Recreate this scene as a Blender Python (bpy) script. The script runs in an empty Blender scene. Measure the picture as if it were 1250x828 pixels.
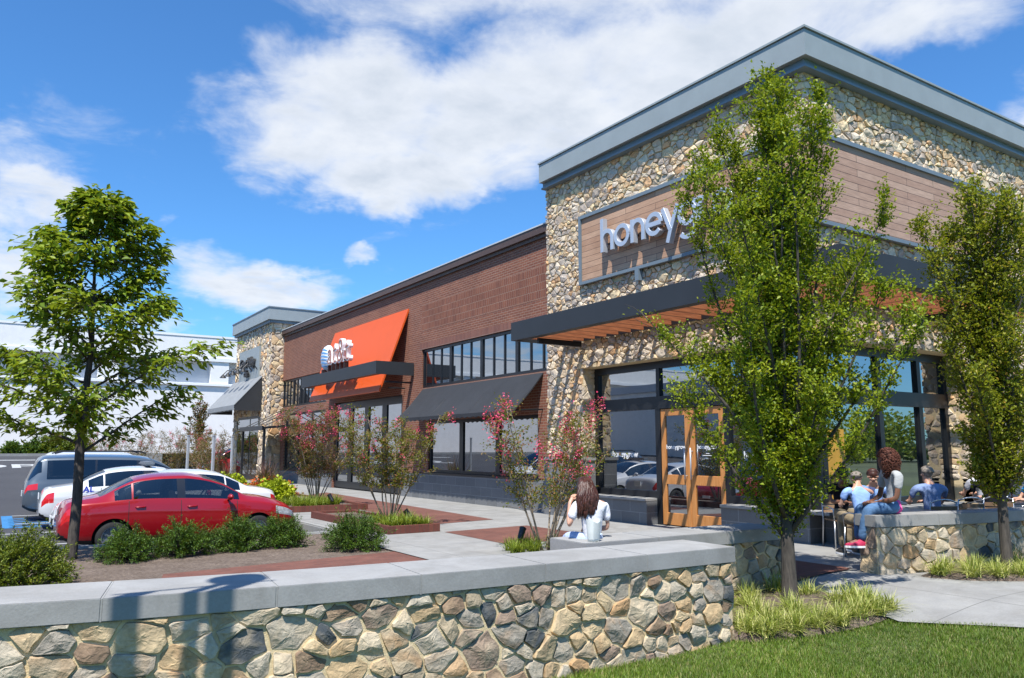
import bpy, bmesh, math, random
import numpy as np
from math import sin, cos, pi, radians, sqrt, atan2
from mathutils import Vector, Matrix
random.seed(7); RNG = np.random.default_rng(7)
SC = bpy.context.scene; COL = SC.collection

class MB:
    """collects shapes that become ONE mesh object"""
    def __init__(s): s.v = []; s.f = []; s.m = []; s.cm = 0
    def add(s, vs, fs, m=None):
        o = len(s.v); s.v.extend([tuple(p) for p in vs])
        s.f.extend([tuple(i + o for i in f) for f in fs]); s.m.extend([s.cm if m is None else m] * len(fs)); return s
    def box(s, x0, x1, y0, y1, z0, z1, m=None):
        v = [(x0,y0,z0),(x1,y0,z0),(x1,y1,z0),(x0,y1,z0),(x0,y0,z1),(x1,y0,z1),(x1,y1,z1),(x0,y1,z1)]
        return s.add(v, [(0,3,2,1),(4,5,6,7),(0,1,5,4),(1,2,6,5),(2,3,7,6),(3,0,4,7)], m)
    def obox(s, c, ax, ay, az, m=None):
        c = Vector(c); ax = Vector(ax); ay = Vector(ay); az = Vector(az)
        v = [c+ax*i+ay*j+az*k for k in (-1,1) for j in (-1,1) for i in (-1,1)]
        return s.add(v, [(0,2,3,1),(4,5,7,6),(0,1,5,4),(1,3,7,5),(3,2,6,7),(2,0,4,6)], m)
    def tube(s, pts, rs, n=8, cap=True, m=None):
        pts = [Vector(p) for p in pts]
        if not hasattr(rs, '__len__'): rs = [rs]*len(pts)
        vs = []; fs = []; prev = None
        for i, p in enumerate(pts):
            t = (pts[min(i+1,len(pts)-1)] - pts[max(i-1,0)])
            if t.length < 1e-9: t = Vector((0,0,1))
            t.normalize()
            if prev is None:
                a = Vector((1,0,0)) if abs(t.x) < .9 else Vector((0,1,0)); u = t.cross(a).normalized()
            else:
                u = prev - t*prev.dot(t)
                u = u.normalized() if u.length > 1e-6 else t.orthogonal().normalized()
            prev = u; w = t.cross(u)
            for k in range(n):
                an = 2*pi*k/n; vs.append(p + u*(cos(an)*rs[i]) + w*(sin(an)*rs[i]))
        for i in range(len(pts)-1):
            for k in range(n):
                fs.append((i*n+k, i*n+(k+1)%n, (i+1)*n+(k+1)%n, (i+1)*n+k))
        if cap:
            fs.append(tuple(range(n-1,-1,-1))); fs.append(tuple(range((len(pts)-1)*n, len(pts)*n)))
        return s.add(vs, fs, m)
    def lathe(s, prof, n=24, M=None, m=None, closed=False):
        vs = []; fs = []; M = M or Matrix()
        for r, z in prof:
            for k in range(n): vs.append(M @ Vector((r*cos(2*pi*k/n), r*sin(2*pi*k/n), z)))
        L = len(prof)
        for i in range(L if closed else L-1):
            j = (i+1) % L
            for k in range(n): fs.append((i*n+k, i*n+(k+1)%n, j*n+(k+1)%n, j*n+k))
        return s.add(vs, fs, m)
    def prism(s, poly, z0, z1, m=None):
        n = len(poly); z0f = z0 if callable(z0) else (lambda x,y: z0); z1f = z1 if callable(z1) else (lambda x,y: z1)
        v = [(x,y,z0f(x,y)) for x,y in poly] + [(x,y,z1f(x,y)) for x,y in poly]
        f = [tuple(range(n-1,-1,-1)), tuple(range(n,2*n))] + [(i,(i+1)%n,n+(i+1)%n,n+i) for i in range(n)]
        return s.add(v, f, m)
    def sphere(s, c, r, nu=16, nv=10, m=None, fn=None):
        c = Vector(c); r = Vector((r,r,r)) if not hasattr(r,'__len__') else Vector(r)
        vs = []; fs = []
        for j in range(nv+1):
            th = pi*j/nv
            for i in range(nu):
                ph = 2*pi*i/nu; d = Vector((sin(th)*cos(ph), sin(th)*sin(ph), cos(th)))
                k = fn(d) if fn else 1.0
                vs.append((c.x+d.x*r.x*k, c.y+d.y*r.y*k, c.z+d.z*r.z*k))
        for j in range(nv):
            for i in range(nu): fs.append((j*nu+i, (j+1)*nu+i, (j+1)*nu+(i+1)%nu, j*nu+(i+1)%nu))
        return s.add(vs, fs, m)
    def build(s, name, mats, parent=None, smooth=False, loc=None, rz=0, fix=True, merge=False):
        me = bpy.data.meshes.new(name); me.from_pydata(s.v, [], s.f)
        if not isinstance(mats, (list,tuple)): mats = [mats]
        for m in mats: me.materials.append(m)
        if len(mats) > 1: me.polygons.foreach_set('material_index', s.m)
        if fix or merge:
            bm = bmesh.new(); bm.from_mesh(me)
            if merge: bmesh.ops.remove_doubles(bm, verts=bm.verts, dist=1e-4)
            if fix: bmesh.ops.recalc_face_normals(bm, faces=bm.faces)
            bm.to_mesh(me); bm.free()
        if smooth: me.polygons.foreach_set('use_smooth', [True]*len(me.polygons))
        return link(name, me, parent, loc, rz)

def link(name, me, parent=None, loc=None, rz=0):
    o = bpy.data.objects.new(name, me); COL.objects.link(o)
    if parent: o.parent = parent
    if loc is not None: o.location = loc
    if rz: o.rotation_euler = (0,0,rz)
    return o
def auto_smooth(o, ang=35):
    me = o.data
    bm = bmesh.new(); bm.from_mesh(me)
    for f in bm.faces: f.smooth = True
    for e in bm.edges:
        if len(e.link_faces) == 2 and e.calc_face_angle(0) > radians(ang): e.smooth = False
    bm.to_mesh(me); bm.free()
def bevel(o, w=.01, seg=2, ang=40):
    bm = bmesh.new(); bm.from_mesh(o.data)
    es = [e for e in bm.edges if len(e.link_faces)==2 and e.calc_face_angle(0) > radians(ang)]
    bmesh.ops.bevel(bm, geom=es, offset=w, segments=seg, affect='EDGES', clamp_overlap=True)
    bm.to_mesh(o.data); bm.free(); return o
def tag(o, label=None, cat=None, group=None, kind=None):
    if label: o['label'] = label
    if cat: o['category'] = cat
    if group: o['group'] = group
    if kind: o['kind'] = kind
    return o
def thing(name, label, cat, loc=(0,0,0), rz=0, group=None):
    o = bpy.data.objects.new(name, None); COL.objects.link(o); o.empty_display_size = .2
    o.location = loc; o.rotation_euler = (0,0,rz); return tag(o, label, cat, group)
def dup(o, loc=None, rz=None, label=None, parent=None, scale=None):
    c = o.copy(); COL.objects.link(c)
    if parent: c.parent = parent
    if loc is not None: c.location = loc
    if rz is not None: c.rotation_euler = (0,0,rz)
    if scale is not None: c.scale = (scale,)*3
    if label: c['label'] = label
    for ch in list(o.children): dup(ch, parent=c)
    return c
def cr(pts, x):
    """smooth piecewise curve through (x, y) points"""
    if x <= pts[0][0]: return pts[0][1]
    if x >= pts[-1][0]: return pts[-1][1]
    for i in range(len(pts)-1):
        if pts[i][0] <= x <= pts[i+1][0]: break
    x0,y0 = pts[i]; x1,y1 = pts[i+1]; h = x1-x0; t = (x-x0)/h
    def sl(j):
        if j <= 0 or j >= len(pts)-1:
            a = max(0,min(j,len(pts)-2)); return (pts[a+1][1]-pts[a][1])/(pts[a+1][0]-pts[a][0])
        d0 = (pts[j][1]-pts[j-1][1])/(pts[j][0]-pts[j-1][0]); d1 = (pts[j+1][1]-pts[j][1])/(pts[j+1][0]-pts[j][0])
        return 0 if d0*d1 <= 0 else 2*d0*d1/(d0+d1)
    m0, m1 = sl(i), sl(i+1)
    return (2*t**3-3*t*t+1)*y0 + (t**3-2*t*t+t)*h*m0 + (-2*t**3+3*t*t)*y1 + (t**3-t*t)*h*m1
def sstep(a, b, x):
    t = min(1, max(0, (x-a)/(b-a))); return t*t*(3-2*t)
def mesh_np(name, V, Fq, mat, parent=None, smooth=False):
    """big mesh from numpy arrays: V (n,3), Fq (m,k)"""
    me = bpy.data.meshes.new(name); k = Fq.shape[1]
    me.vertices.add(len(V)); me.vertices.foreach_set('co', V.astype(np.float32).ravel())
    me.loops.add(Fq.size); me.loops.foreach_set('vertex_index', Fq.astype(np.int32).ravel())
    me.polygons.add(len(Fq)); me.polygons.foreach_set('loop_start', np.arange(0, Fq.size, k, dtype=np.int32))
    me.update(calc_edges=True); me.validate()
    for m in (mat if isinstance(mat,(list,tuple)) else [mat]): me.materials.append(m)
    if smooth: me.polygons.foreach_set('use_smooth', [True]*len(me.polygons))
    return link(name, me, parent)

# ---------- materials
def hx(h):
    h = h.lstrip('#'); c = [int(h[i:i+2],16)/255 for i in (0,2,4)]
    return tuple(x/12.92 if x <= .04045 else ((x+.055)/1.055)**2.4 for x in c) + (1,)
class NT:
    def __init__(s, name):
        s.mat = bpy.data.materials.new(name); s.mat.use_nodes = True; s.t = s.mat.node_tree; s.t.nodes.clear()
        s.out = s.t.nodes.new('ShaderNodeOutputMaterial')
    def n(s, typ, **kw):
        nd = s.t.nodes.new('ShaderNode'+typ)
        for k, v in kw.items():
            if k in nd.inputs.keys(): s.set(nd.inputs[k], v)
            else: setattr(nd, k, v)
        return nd
    def set(s, inp, v):
        if isinstance(v, bpy.types.NodeSocket): s.t.links.new(v, inp)
        else: inp.default_value = v
    def obj(s): return s.n('TexCoord').outputs['Object']
    def swz(s, order, v=None):
        sp = s.n('SeparateXYZ', Vector=v or s.obj()); cb = s.n('CombineXYZ')
        for i, a in enumerate(order):
            if a in 'XYZ': s.set(cb.inputs[i], sp.outputs[a])
        return cb.outputs[0]
    def noise(s, scale, detail=4, rough=.55, v=None, out='Fac', dist=0):
        nd = s.n('TexNoise', Scale=scale, Detail=detail, Roughness=rough, Distortion=dist)
        s.set(nd.inputs['Vector'], v if v is not None else s.obj()); return nd.outputs[out]
    def ramp(s, fac, stops, interp='LINEAR'):
        r = s.n('ValToRGB'); s.set(r.inputs[0], fac); cr_ = r.color_ramp; cr_.interpolation = interp
        while len(cr_.elements) < len(stops): cr_.elements.new(.5)
        for e, (p, c) in zip(cr_.elements, stops):
            e.position = p; e.color = c if len(c) == 4 else tuple(c)+(1,)
        return r.outputs[0]
    def mix(s, fac, a, b, mode='MIX'):
        m = s.n('Mix', data_type='RGBA', blend_type=mode)
        s.set(m.inputs[0], fac); s.set(m.inputs[6], a); s.set(m.inputs[7], b); return m.outputs[2]
    def math(s, op, a, b=None, c=None, clamp=False):
        m = s.n('Math', operation=op, use_clamp=clamp); s.set(m.inputs[0], a)
        if b is not None: s.set(m.inputs[1], b)
        if c is not None: s.set(m.inputs[2], c)
        return m.outputs[0]
    def bump(s, h, strength=.3, dist=.01, normal=None):
        b = s.n('Bump', Strength=strength, Distance=dist, Height=h)
        if normal is not None: s.set(b.inputs['Normal'], normal)
        return b.outputs[0]
    def pbsdf(s, col, rough=.6, normal=None, **kw):
        p = s.n('BsdfPrincipled'); s.set(p.inputs['Base Color'], col); s.set(p.inputs['Roughness'], rough)
        if normal is not None: s.set(p.inputs['Normal'], normal)
        for k, v in kw.items(): s.set(p.inputs[k.replace('_',' ')], v)
        return p.outputs[0]
    def done(s, sh): s.t.links.new(sh, s.out.inputs[0]); return s.mat
def c4(*c): return tuple(c)+(1,)

def simple(name, col, rough=.6, var=.12, scale=6, bump=0, bscale=60, **kw):
    t = NT(name); col = c4(*col) if len(col)==3 else col
    f = t.noise(scale, 5)
    a = tuple(x*(1-var) for x in col[:3])+(1,); b = tuple(min(1,x*(1+var)) for x in col[:3])+(1,)
    cc = t.ramp(f, [(.3,a),(.7,b)])
    nm = t.bump(t.noise(bscale,4), bump, .01) if bump else None
    return t.done(t.pbsdf(cc, rough, nm, **kw))
M = {}
def stone_mat(name, k=1.0, fine=1.0, pale=0):
    t = NT(name); g = t.n('NewGeometry'); r = g.outputs['Random Per Island']
    pal = [(0,(.33,.29,.225)),(.10,(.255,.245,.23)),(.2,(.37,.295,.195)),(.31,(.37,.35,.31)),(.41,(.44,.365,.255)),
           (.52,(.30,.285,.26)),(.60,(.20,.15,.115)),(.65,(.42,.38,.31)),(.76,(.36,.245,.145)),(.81,(.37,.35,.31)),
           (.91,(.065,.08,.10)),(.955,(.22,.175,.15))]
    if pale: pal = [(p, c if p not in (.60,.91,.955) else (.24,.225,.21)) for p, c in pal]
    base = t.ramp(r, [(p, tuple(min(.70,q*k) for q in c)) for p, c in pal], 'CONSTANT')
    ofs = t.n('VectorMath', operation='ADD'); t.set(ofs.inputs[0], t.obj())
    cb = t.n('CombineXYZ'); t.set(cb.inputs[0], t.math('MULTIPLY', r, 37.0)); t.set(cb.inputs[2], t.math('MULTIPLY', r, 91.0)); t.set(ofs.inputs[1], cb.outputs[0])
    v = ofs.outputs[0]
    n1 = t.noise(7*fine, 5, .6, v); n2 = t.noise(38*fine, 4, .65, v); n3 = t.noise(3.2*fine, 3, .5, v, dist=1.2)
    c = t.mix(t.math('MULTIPLY', t.ramp(n3, [(.5,(0,0,0)),(.68,(1,1,1))]), .55), base, t.mix(r, c4(.36,.2,.09), c4(.42,.38,.31)))
    c = t.mix(.8, c, t.ramp(n1, [(.28,(.66,.66,.68)),(.62,(1.14,1.12,1.08))]), 'MULTIPLY')
    if not pale: c = t.mix(1.0, c, c4(1.08,1.0,.88), 'MULTIPLY')
    if pale: c = t.mix(1.0, c, c4(1.07,.965,.865), 'MULTIPLY')
    c = t.mix(.6, c, t.ramp(n2, [(.3,(.72,.72,.72)),(.65,(1.12,1.12,1.12))]), 'MULTIPLY')
    vo = t.n('TexVoronoi', feature='DISTANCE_TO_EDGE', Scale=9*fine); t.set(vo.inputs['Vector'], v)
    crack = t.ramp(vo.outputs['Distance'], [(0,(0,0,0)),(.035,(1,1,1))])
    h = t.math('ADD', t.math('MULTIPLY', n1, 1.2), t.math('MULTIPLY', n2, .45)); h = t.math('ADD', h, t.math('MULTIPLY', crack, .05))
    nm = t.bump(h, .6, .022/fine)
    return t.done(t.pbsdf(c, .82, nm, Specular_IOR_Level=.25))
M['stone'] = stone_mat('fieldstone', 1.22); M['stone_far'] = stone_mat('fieldstone_facade', 1.7, 1.6, 1)
t = NT('mortar'); n = t.noise(30,5); M['mortar'] = t.done(t.pbsdf(t.ramp(n,[(.3,(.60,.465,.26)),(.7,(.72,.58,.36))]), .9, t.bump(t.noise(90,4),.5,.01)))
def concrete(name, lo, hi, js=None, jc=(.25,.25,.25), axes='XY', bump=.25, stain=.4):
    t = NT(name); v = t.swz(axes+'0')
    n = t.noise(2.3, 6, .6); n2 = t.noise(55, 4)
    c = t.ramp(n, [(.3,lo),(.7,hi)])
    c = t.mix(.35, c, t.ramp(n2,[(.3,(.75,.75,.75)),(.7,(1.1,1.1,1.1))]), 'MULTIPLY')
    st = t.noise(1.1, 6, .7, dist=1.0)
    c = t.mix(stain, c, t.ramp(st,[(.35,(.72,.7,.67)),(.6,(1.04,1.04,1.04))]), 'MULTIPLY')
    h = n2
    if js:
        b = t.n('TexBrick', offset=0.0, squash=1.0, Scale=1.0); t.set(b.inputs['Vector'], v)
        b.inputs['Brick Width'].default_value = js[0]; b.inputs['Row Height'].default_value = js[1]; b.inputs['Mortar Size'].default_value = .006; b.inputs['Mortar Smooth'].default_value = .2
        c = t.mix(b.outputs['Fac'], c, c4(*jc)); h = t.math('SUBTRACT', t.math('MULTIPLY',n2,.3), b.outputs['Fac'])
    return t.done(t.pbsdf(c, .85, t.bump(h, bump, .006), Specular_IOR_Level=.3))
M['pave'] = concrete('concrete_paving', (.25,.25,.245), (.315,.312,.30), (1.5,1.5), (.13,.13,.125), stain=.65)
M['cap'] = concrete('cast_stone_cap', (.275,.275,.27), (.335,.333,.325), None, bump=.25, stain=.6)
M['kerb'] = concrete('kerb_concrete', (.27,.27,.26), (.34,.34,.33))
def bricks(name, axes, w, h, c1, c2, cm, ms=.006, offset=.5, bump=.5, var=.5, sc=1.0):
    t = NT(name); v = t.swz(axes+'0')
    b = t.n('TexBrick', offset=offset, Scale=1.0); t.set(b.inputs['Vector'], v)
    b.inputs['Brick Width'].default_value = w; b.inputs['Row Height'].default_value = h; b.inputs['Mortar Size'].default_value = ms; b.inputs['Mortar Smooth'].default_value = .15
    b.inputs['Color1'].default_value = c4(*c1); b.inputs['Color2'].default_value = c4(*c2); b.inputs['Mortar'].default_value = c4(*cm); b.inputs['Bias'].default_value = 0
    n = t.noise(1.1, 6, .65); n2 = t.noise(45, 4)
    c = t.mix(var, b.outputs['Color'], t.ramp(n,[(.3,(.72,.7,.7)),(.7,(1.2,1.18,1.15))]), 'MULTIPLY')
    c = t.mix(.5, c, t.ramp(n2,[(.3,(.75,.75,.75)),(.7,(1.15,1.15,1.15))]), 'MULTIPLY')
    hh = t.math('SUBTRACT', t.math('MULTIPLY', n2, .35), b.outputs['Fac'])
    return t.done(t.pbsdf(c, .85, t.bump(hh, bump, .012), Specular_IOR_Level=.2))
M['brick'] = bricks('red_brick', 'YZ', .215, .072, (.26,.103,.064), (.195,.075,.052), (.30,.20,.15), .010)
M['brick_panel'] = bricks('red_brick_stack', 'YZ', .105, .215, (.255,.102,.064), (.195,.076,.053), (.30,.20,.15), .009, .5, .8)
M['brick_soldier'] = bricks('red_brick_soldier', 'YZ', .072, .215, (.245,.10,.071), (.19,.077,.058), (.29,.195,.16), .010, 0)
M['paver'] = bricks('brick_pavers', 'XY', .2, .1, (.19,.083,.064), (.145,.065,.052), (.13,.09,.075), .005, .5, .35, .7)
M['block'] = bricks('concrete_block', 'YZ', .60, .25, (.155,.16,.165), (.19,.195,.2), (.26,.265,.27), .008, .5, .4, .3)
M['block_x'] = bricks('concrete_block_side', 'XZ', .60, .25, (.18,.185,.19), (.215,.22,.225), (.28,.285,.29), .008, .5, .4, .3)
t = NT('asphalt'); n = t.noise(.35,5,.6); n2 = t.noise(120,3)
M['asphalt'] = t.done(t.pbsdf(t.mix(.5, t.ramp(n,[(.3,(.036,.036,.040)),(.7,(.052,.052,.056))]), t.ramp(n2,[(.3,(.6,.6,.6)),(.7,(1.3,1.3,1.3))]),'MULTIPLY'), .8, t.bump(n2,.5,.01)))
t = NT('mulch'); n = t.noise(28,6,.7); n2 = t.noise(3,4)
M['mulch'] = t.done(t.pbsdf(t.mix(.6, t.ramp(n,[(.3,(.08,.058,.046)),(.52,(.20,.152,.12)),(.75,(.36,.295,.235))]), t.ramp(n2,[(.3,(.6,.55,.5)),(.7,(1.2,1.2,1.2))]),'MULTIPLY'), .95, t.bump(n,1,.05)))
t = NT('lawn_soil'); n = t.noise(3,5); n2 = t.noise(70,4)
M['lawn'] = t.done(t.pbsdf(t.mix(.6, t.ramp(n,[(.3,(.07,.115,.025)),(.7,(.14,.165,.05))]), t.ramp(n2,[(.3,(.5,.5,.5)),(.7,(1.3,1.3,1.3))]),'MULTIPLY'), .95, t.bump(n2,1,.03)))
M['field'] = simple('open_ground', (.09,.11,.05), .95, .3, .05)
def metal(name, col, rough=.45, var=.06, metallic=0.0, scale=2):
    return simple(name, col, rough, var, scale, Metallic=metallic)
M['cornice'] = metal('grey_metal_cornice', (.285,.32,.325), .5)
M['cornice_dk'] = metal('grey_metal_trim', (.155,.20,.235), .5)
M['black'] = metal('black_steel', (.012,.0135,.0165), .42, .1)
M['charcoal'] = metal('charcoal_fascia', (.024,.028,.033), .55, .1)
M['frame'] = metal('black_window_frame', (.011,.0125,.015), .4, .1)
M['coping'] = metal('dark_coping', (.085,.05,.038), .5)
M['flash'] = metal('pale_flashing', (.5,.53,.55), .4)
M['awning'] = simple('black_canvas', (.023,.025,.029), .75, .15, 3, .15, 200)
M['awning_grey'] = simple('grey_canvas', (.24,.25,.255), .7, .1, 3, .1, 200)
M['orange'] = simple('orange_panel', (.62,.088,.011), .5, .03, 2)
M['silver'] = simple('brushed_letters', (.50,.54,.60), .38, .05, 4, Metallic=.35)
M['white'] = simple('white_letter', (.78,.79,.8), .4, .03)
M['letter_black'] = simple('black_letter', (.02,.02,.022), .4)
M['warehouse'] = concrete('white_render', (.77,.765,.75), (.83,.825,.81), (6.0,3.2), (.66,.66,.66), 'XZ', .08, .12)
M['warehouse_grey'] = simple('grey_render', (.50,.52,.55), .8, .04, .3)
M['ledge_white'] = simple('white_band', (.78,.79,.8), .7, .03, .3)  # plain white of the warehouse ledges
t = NT('wood_slat'); v = t.swz('YXZ'); mp = t.n('Mapping'); t.set(mp.inputs[0], t.obj()); mp.inputs['Scale'].default_value = (1,8,8)
n = t.noise(3,5,.6,mp.outputs[0]); M['slat'] = t.done(t.pbsdf(t.ramp(n,[(.3,(.25,.075,.028)),(.7,(.42,.15,.06))]), .6))
def boards(name, horiz, lo, hi):
    t = NT(name); v = t.swz(horiz+'Z0')
    b = t.n('TexBrick', offset=.37, Scale=1.0); t.set(b.inputs['Vector'], v)
    b.inputs['Brick Width'].default_value = 2.6; b.inputs['Row Height'].default_value = .14; b.inputs['Mortar Size'].default_value = .005
    b.inputs['Color1'].default_value = c4(*lo); b.inputs['Color2'].default_value = c4(*hi); b.inputs['Mortar'].default_value = c4(.06,.035,.025)
    mp = t.n('Mapping'); t.set(mp.inputs[0], v); mp.inputs['Scale'].default_value = (1.2,16,1)
    n = t.noise(3,6,.65,mp.outputs[0]); n2 = t.noise(.9,4,.6,v)
    c = t.mix(.65, b.outputs['Color'], t.ramp(n,[(.28,(.62,.58,.56)),(.7,(1.25,1.25,1.25))]),'MULTIPLY')
    c = t.mix(.5, c, t.ramp(n2,[(.3,(.75,.7,.66)),(.7,(1.15,1.17,1.2))]),'MULTIPLY')
    return t.done(t.pbsdf(c, .65, t.bump(t.math('SUBTRACT',t.math('MULTIPLY',n,.3),b.outputs['Fac']),.4,.01)))
M['cedar_y'] = boards('cedar_boards', 'Y', (.42,.24,.145), (.55,.35,.225)); M['cedar_x'] = boards('cedar_boards_side', 'X', (.41,.25,.175), (.52,.345,.25))
t = NT('door_wood'); mp = t.n('Mapping'); t.set(mp.inputs[0], t.obj()); mp.inputs['Scale'].default_value = (10,10,1)
n = t.noise(3,5,.6,mp.outputs[0]); M['doorwood'] = t.done(t.pbsdf(t.ramp(n,[(.3,(.44,.175,.045)),(.7,(.60,.27,.085))]), .45))
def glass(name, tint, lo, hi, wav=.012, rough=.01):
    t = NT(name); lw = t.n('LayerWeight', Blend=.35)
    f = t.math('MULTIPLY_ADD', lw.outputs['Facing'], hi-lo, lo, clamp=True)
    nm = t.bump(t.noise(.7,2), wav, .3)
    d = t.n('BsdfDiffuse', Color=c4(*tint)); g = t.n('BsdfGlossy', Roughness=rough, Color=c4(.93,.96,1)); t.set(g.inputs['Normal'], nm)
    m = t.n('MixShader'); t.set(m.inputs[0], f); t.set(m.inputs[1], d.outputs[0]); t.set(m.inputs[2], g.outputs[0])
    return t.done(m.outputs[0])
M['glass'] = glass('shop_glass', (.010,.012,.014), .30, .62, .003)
def carglass(name, tr=.35):
    t = NT(name); lw = t.n('LayerWeight', Blend=.25)
    f = t.math('MULTIPLY_ADD', lw.outputs['Facing'], .6, .10, clamp=True)
    d = t.n('BsdfTransparent', Color=c4(tr,tr*1.03,tr*1.02)); g = t.n('BsdfGlossy', Roughness=.02)
    m = t.n('MixShader'); t.set(m.inputs[0], f); t.set(m.inputs[1], d.outputs[0]); t.set(m.inputs[2], g.outputs[0])
    return t.done(m.outputs[0])
M['carglass'] = carglass('car_window_glass'); M['cardark'] = carglass('tinted_car_glass', .10)
def paint(name, col, metallic=0, flake=0):
    t = NT(name); n = t.noise(1.2,3)
    c = t.ramp(n,[(.3,tuple(x*.95 for x in col)),(.7,tuple(min(1,x*1.04) for x in col))])
    return t.done(t.pbsdf(c, .32, None, Metallic=metallic, Coat_Weight=1.0, Coat_Roughness=.03))
M['p_red'] = paint('red_car_paint', (.31,.003,.006), .1); M['p_white'] = paint('white_car_paint', (.62,.63,.64)); M['p_grey'] = paint('slate_car_paint', (.10,.125,.15), .35); M['p_beige']=paint('silver_car_paint',(.42,.43,.41),.3)
M['p_dkred'] = paint('dark_red_car_paint', (.36,.012,.02), .1); M['p_black'] = paint('dark_car_paint', (.02,.024,.035), .2); M['p_silver'] = paint('silver_band', (.52,.56,.6), .5)
M['galv'] = simple('galvanised_steel', (.40,.42,.44), .5, .1, 5); M['rubber'] = simple('tyre_rubber', (.018,.018,.019), .85, .2, 30); M['rim'] = simple('alloy_rim', (.36,.37,.38), .35, .05, 4, Metallic=.7)
M['trim'] = simple('dark_plastic', (.014,.014,.015), .6); M['seatfab'] = simple('car_seat_cloth', (.10,.095,.09), .9)
M['lens_red'] = simple('red_lens', (.55,.012,.012), .12, .05, 8, Coat_Weight=1.0); M['lens_clear'] = simple('clear_lens', (.5,.52,.55), .12, .3, 20, Coat_Weight=1.0, Metallic=.3); M['lens_amber']=simple('amber_lens',(.7,.25,.03),.15)
M['blue_paint'] = simple('blue_lettering', (.03,.06,.45), .4)
M['line_white'] = simple('road_paint_white', (.40,.41,.41), .8, .2, 6); M['line_blue'] = simple('road_paint_blue', (.03,.17,.38), .8, .15, 6)
def leafmat(name, stops, trans=.35, rough=.5, clump=.6, cscale=2.2):
    t = NT(name); r = t.n('NewGeometry').outputs['Random Per Island']
    c = t.ramp(r, stops)
    if clump: c = t.mix(clump, c, t.ramp(t.noise(cscale, 3, .6), [(.35,(.62,.66,.55)),(.65,(1.25,1.18,1.1))]), 'MULTIPLY')
    d = t.pbsdf(c, rough, None, Specular_IOR_Level=.35); tr = t.n('BsdfTranslucent', Color=t.mix(.5, c, c4(.40,.46,.02)))
    m = t.n('MixShader', Fac=trans); t.set(m.inputs[1], d); t.set(m.inputs[2], tr.outputs[0])
    return t.done(m.outputs[0])
M['hornleaf'] = leafmat('hornbeam_leaf', [(0,(.14,.215,.010)),(.5,(.22,.295,.012)),(.9,(.285,.34,.016)),(1,(.36,.36,.03))])
M['mapleleaf'] = leafmat('big_tree_leaf', [(0,(.09,.16,.012)),(.5,(.18,.275,.016)),(.85,(.26,.34,.024)),(1,(.33,.35,.035))], .35)
M['hornleaf2'] = leafmat('yellowing_hornbeam_leaf', [(0,(.10,.145,.010)),(.4,(.19,.225,.014)),(.75,(.27,.29,.020)),(.94,(.33,.28,.03)),(1,(.32,.17,.03))])
M['yewleaf'] = leafmat('yew_needle', [(0,(.025,.065,.008)),(.5,(.06,.135,.014)),(.85,(.10,.19,.02)),(1,(.16,.24,.03))], .15)
M['yewleaf2'] = leafmat('bright_yew_needle', [(0,(.05,.09,.008)),(.5,(.13,.185,.014)),(1,(.24,.27,.03))], .2)
M['myrtleleaf'] = leafmat('myrtle_leaf', [(0,(.06,.085,.012)),(.35,(.13,.15,.02)),(.6,(.19,.18,.03)),(.8,(.24,.13,.045)),(1,(.24,.065,.05))], .35)
M['myrtleleaf2'] = leafmat('reddish_myrtle_leaf', [(0,(.06,.07,.02)),(.35,(.13,.12,.03)),(.6,(.2,.11,.05)),(.8,(.24,.085,.06)),(1,(.19,.05,.05))], .3)
M['flower'] = leafmat('myrtle_bloom', [(0,(.60,.02,.11)),(.5,(.80,.06,.19)),(1,(.72,.14,.28))], .25)
M['limeleaf'] = leafmat('lime_leaf', [(0,(.28,.36,.01)),(.5,(.42,.50,.02)),(1,(.55,.6,.06))], .3)
M['orangeflower'] = leafmat('orange_bloom', [(0,(.45,.05,.02)),(.5,(.75,.16,.03)),(1,(.2,.18,.03))], .2)
M['yellowflower'] = leafmat('yellow_bloom', [(0,(.6,.45,.03)),(.5,(.45,.5,.05)),(1,(.7,.5,.1))], .2)
M['purplegrass'] = leafmat('purple_grass', [(0,(.07,.02,.025)),(.6,(.15,.06,.055)),(1,(.26,.15,.12))], .2)
M['liriope'] = leafmat('variegated_grass', [(0,(.12,.19,.02)),(.3,(.27,.34,.05)),(.6,(.48,.50,.15)),(1,(.66,.63,.28))], .3)
M['liriope_g'] = leafmat('green_grass_clump', [(0,(.10,.17,.015)),(.5,(.22,.30,.03)),(1,(.36,.40,.08))], .3)
M['grassblade'] = leafmat('lawn_blade', [(0,(.075,.15,.014)),(.45,(.135,.235,.024)),(.78,(.19,.27,.04)),(.93,(.35,.33,.13)),(1,(.42,.37,.19))], .3, clump=.9, cscale=.8)
M['broadleaf'] = leafmat('broad_leaf', [(0,(.10,.2,.02)),(1,(.19,.30,.03))], .35)
def bark(name, lo, hi):
    t = NT(name); mp = t.n('Mapping'); t.set(mp.inputs[0], t.obj()); mp.inputs['Scale'].default_value = (14,14,3)
    n = t.noise(2.5,5,.6,mp.outputs[0]); return t.done(t.pbsdf(t.ramp(n,[(.3,lo),(.7,hi)]), .9, t.bump(n,.6,.02)))
M['bark'] = bark('dark_bark', (.035,.03,.025), (.095,.08,.066)); M['bark_pale'] = bark('pale_bark', (.16,.125,.09), (.33,.27,.2))
def cloth(name, col, var=.1):
    t = NT(name); n = t.noise(9,5); f = t.noise(4.5,3,.5,dist=1.2); f2 = t.noise(60,3)
    c = t.ramp(n,[(.3,tuple(x*(1-var) for x in col)),(.7,tuple(min(1,x*(1+var)) for x in col))])
    return t.done(t.pbsdf(c, .9, t.bump(t.math('ADD', f, t.math('MULTIPLY', f2, .05)), .45, .05), Specular_IOR_Level=.15))
def skin(name, col): return simple(name, col, .5, .06, 14, Subsurface_Weight=.08)
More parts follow.
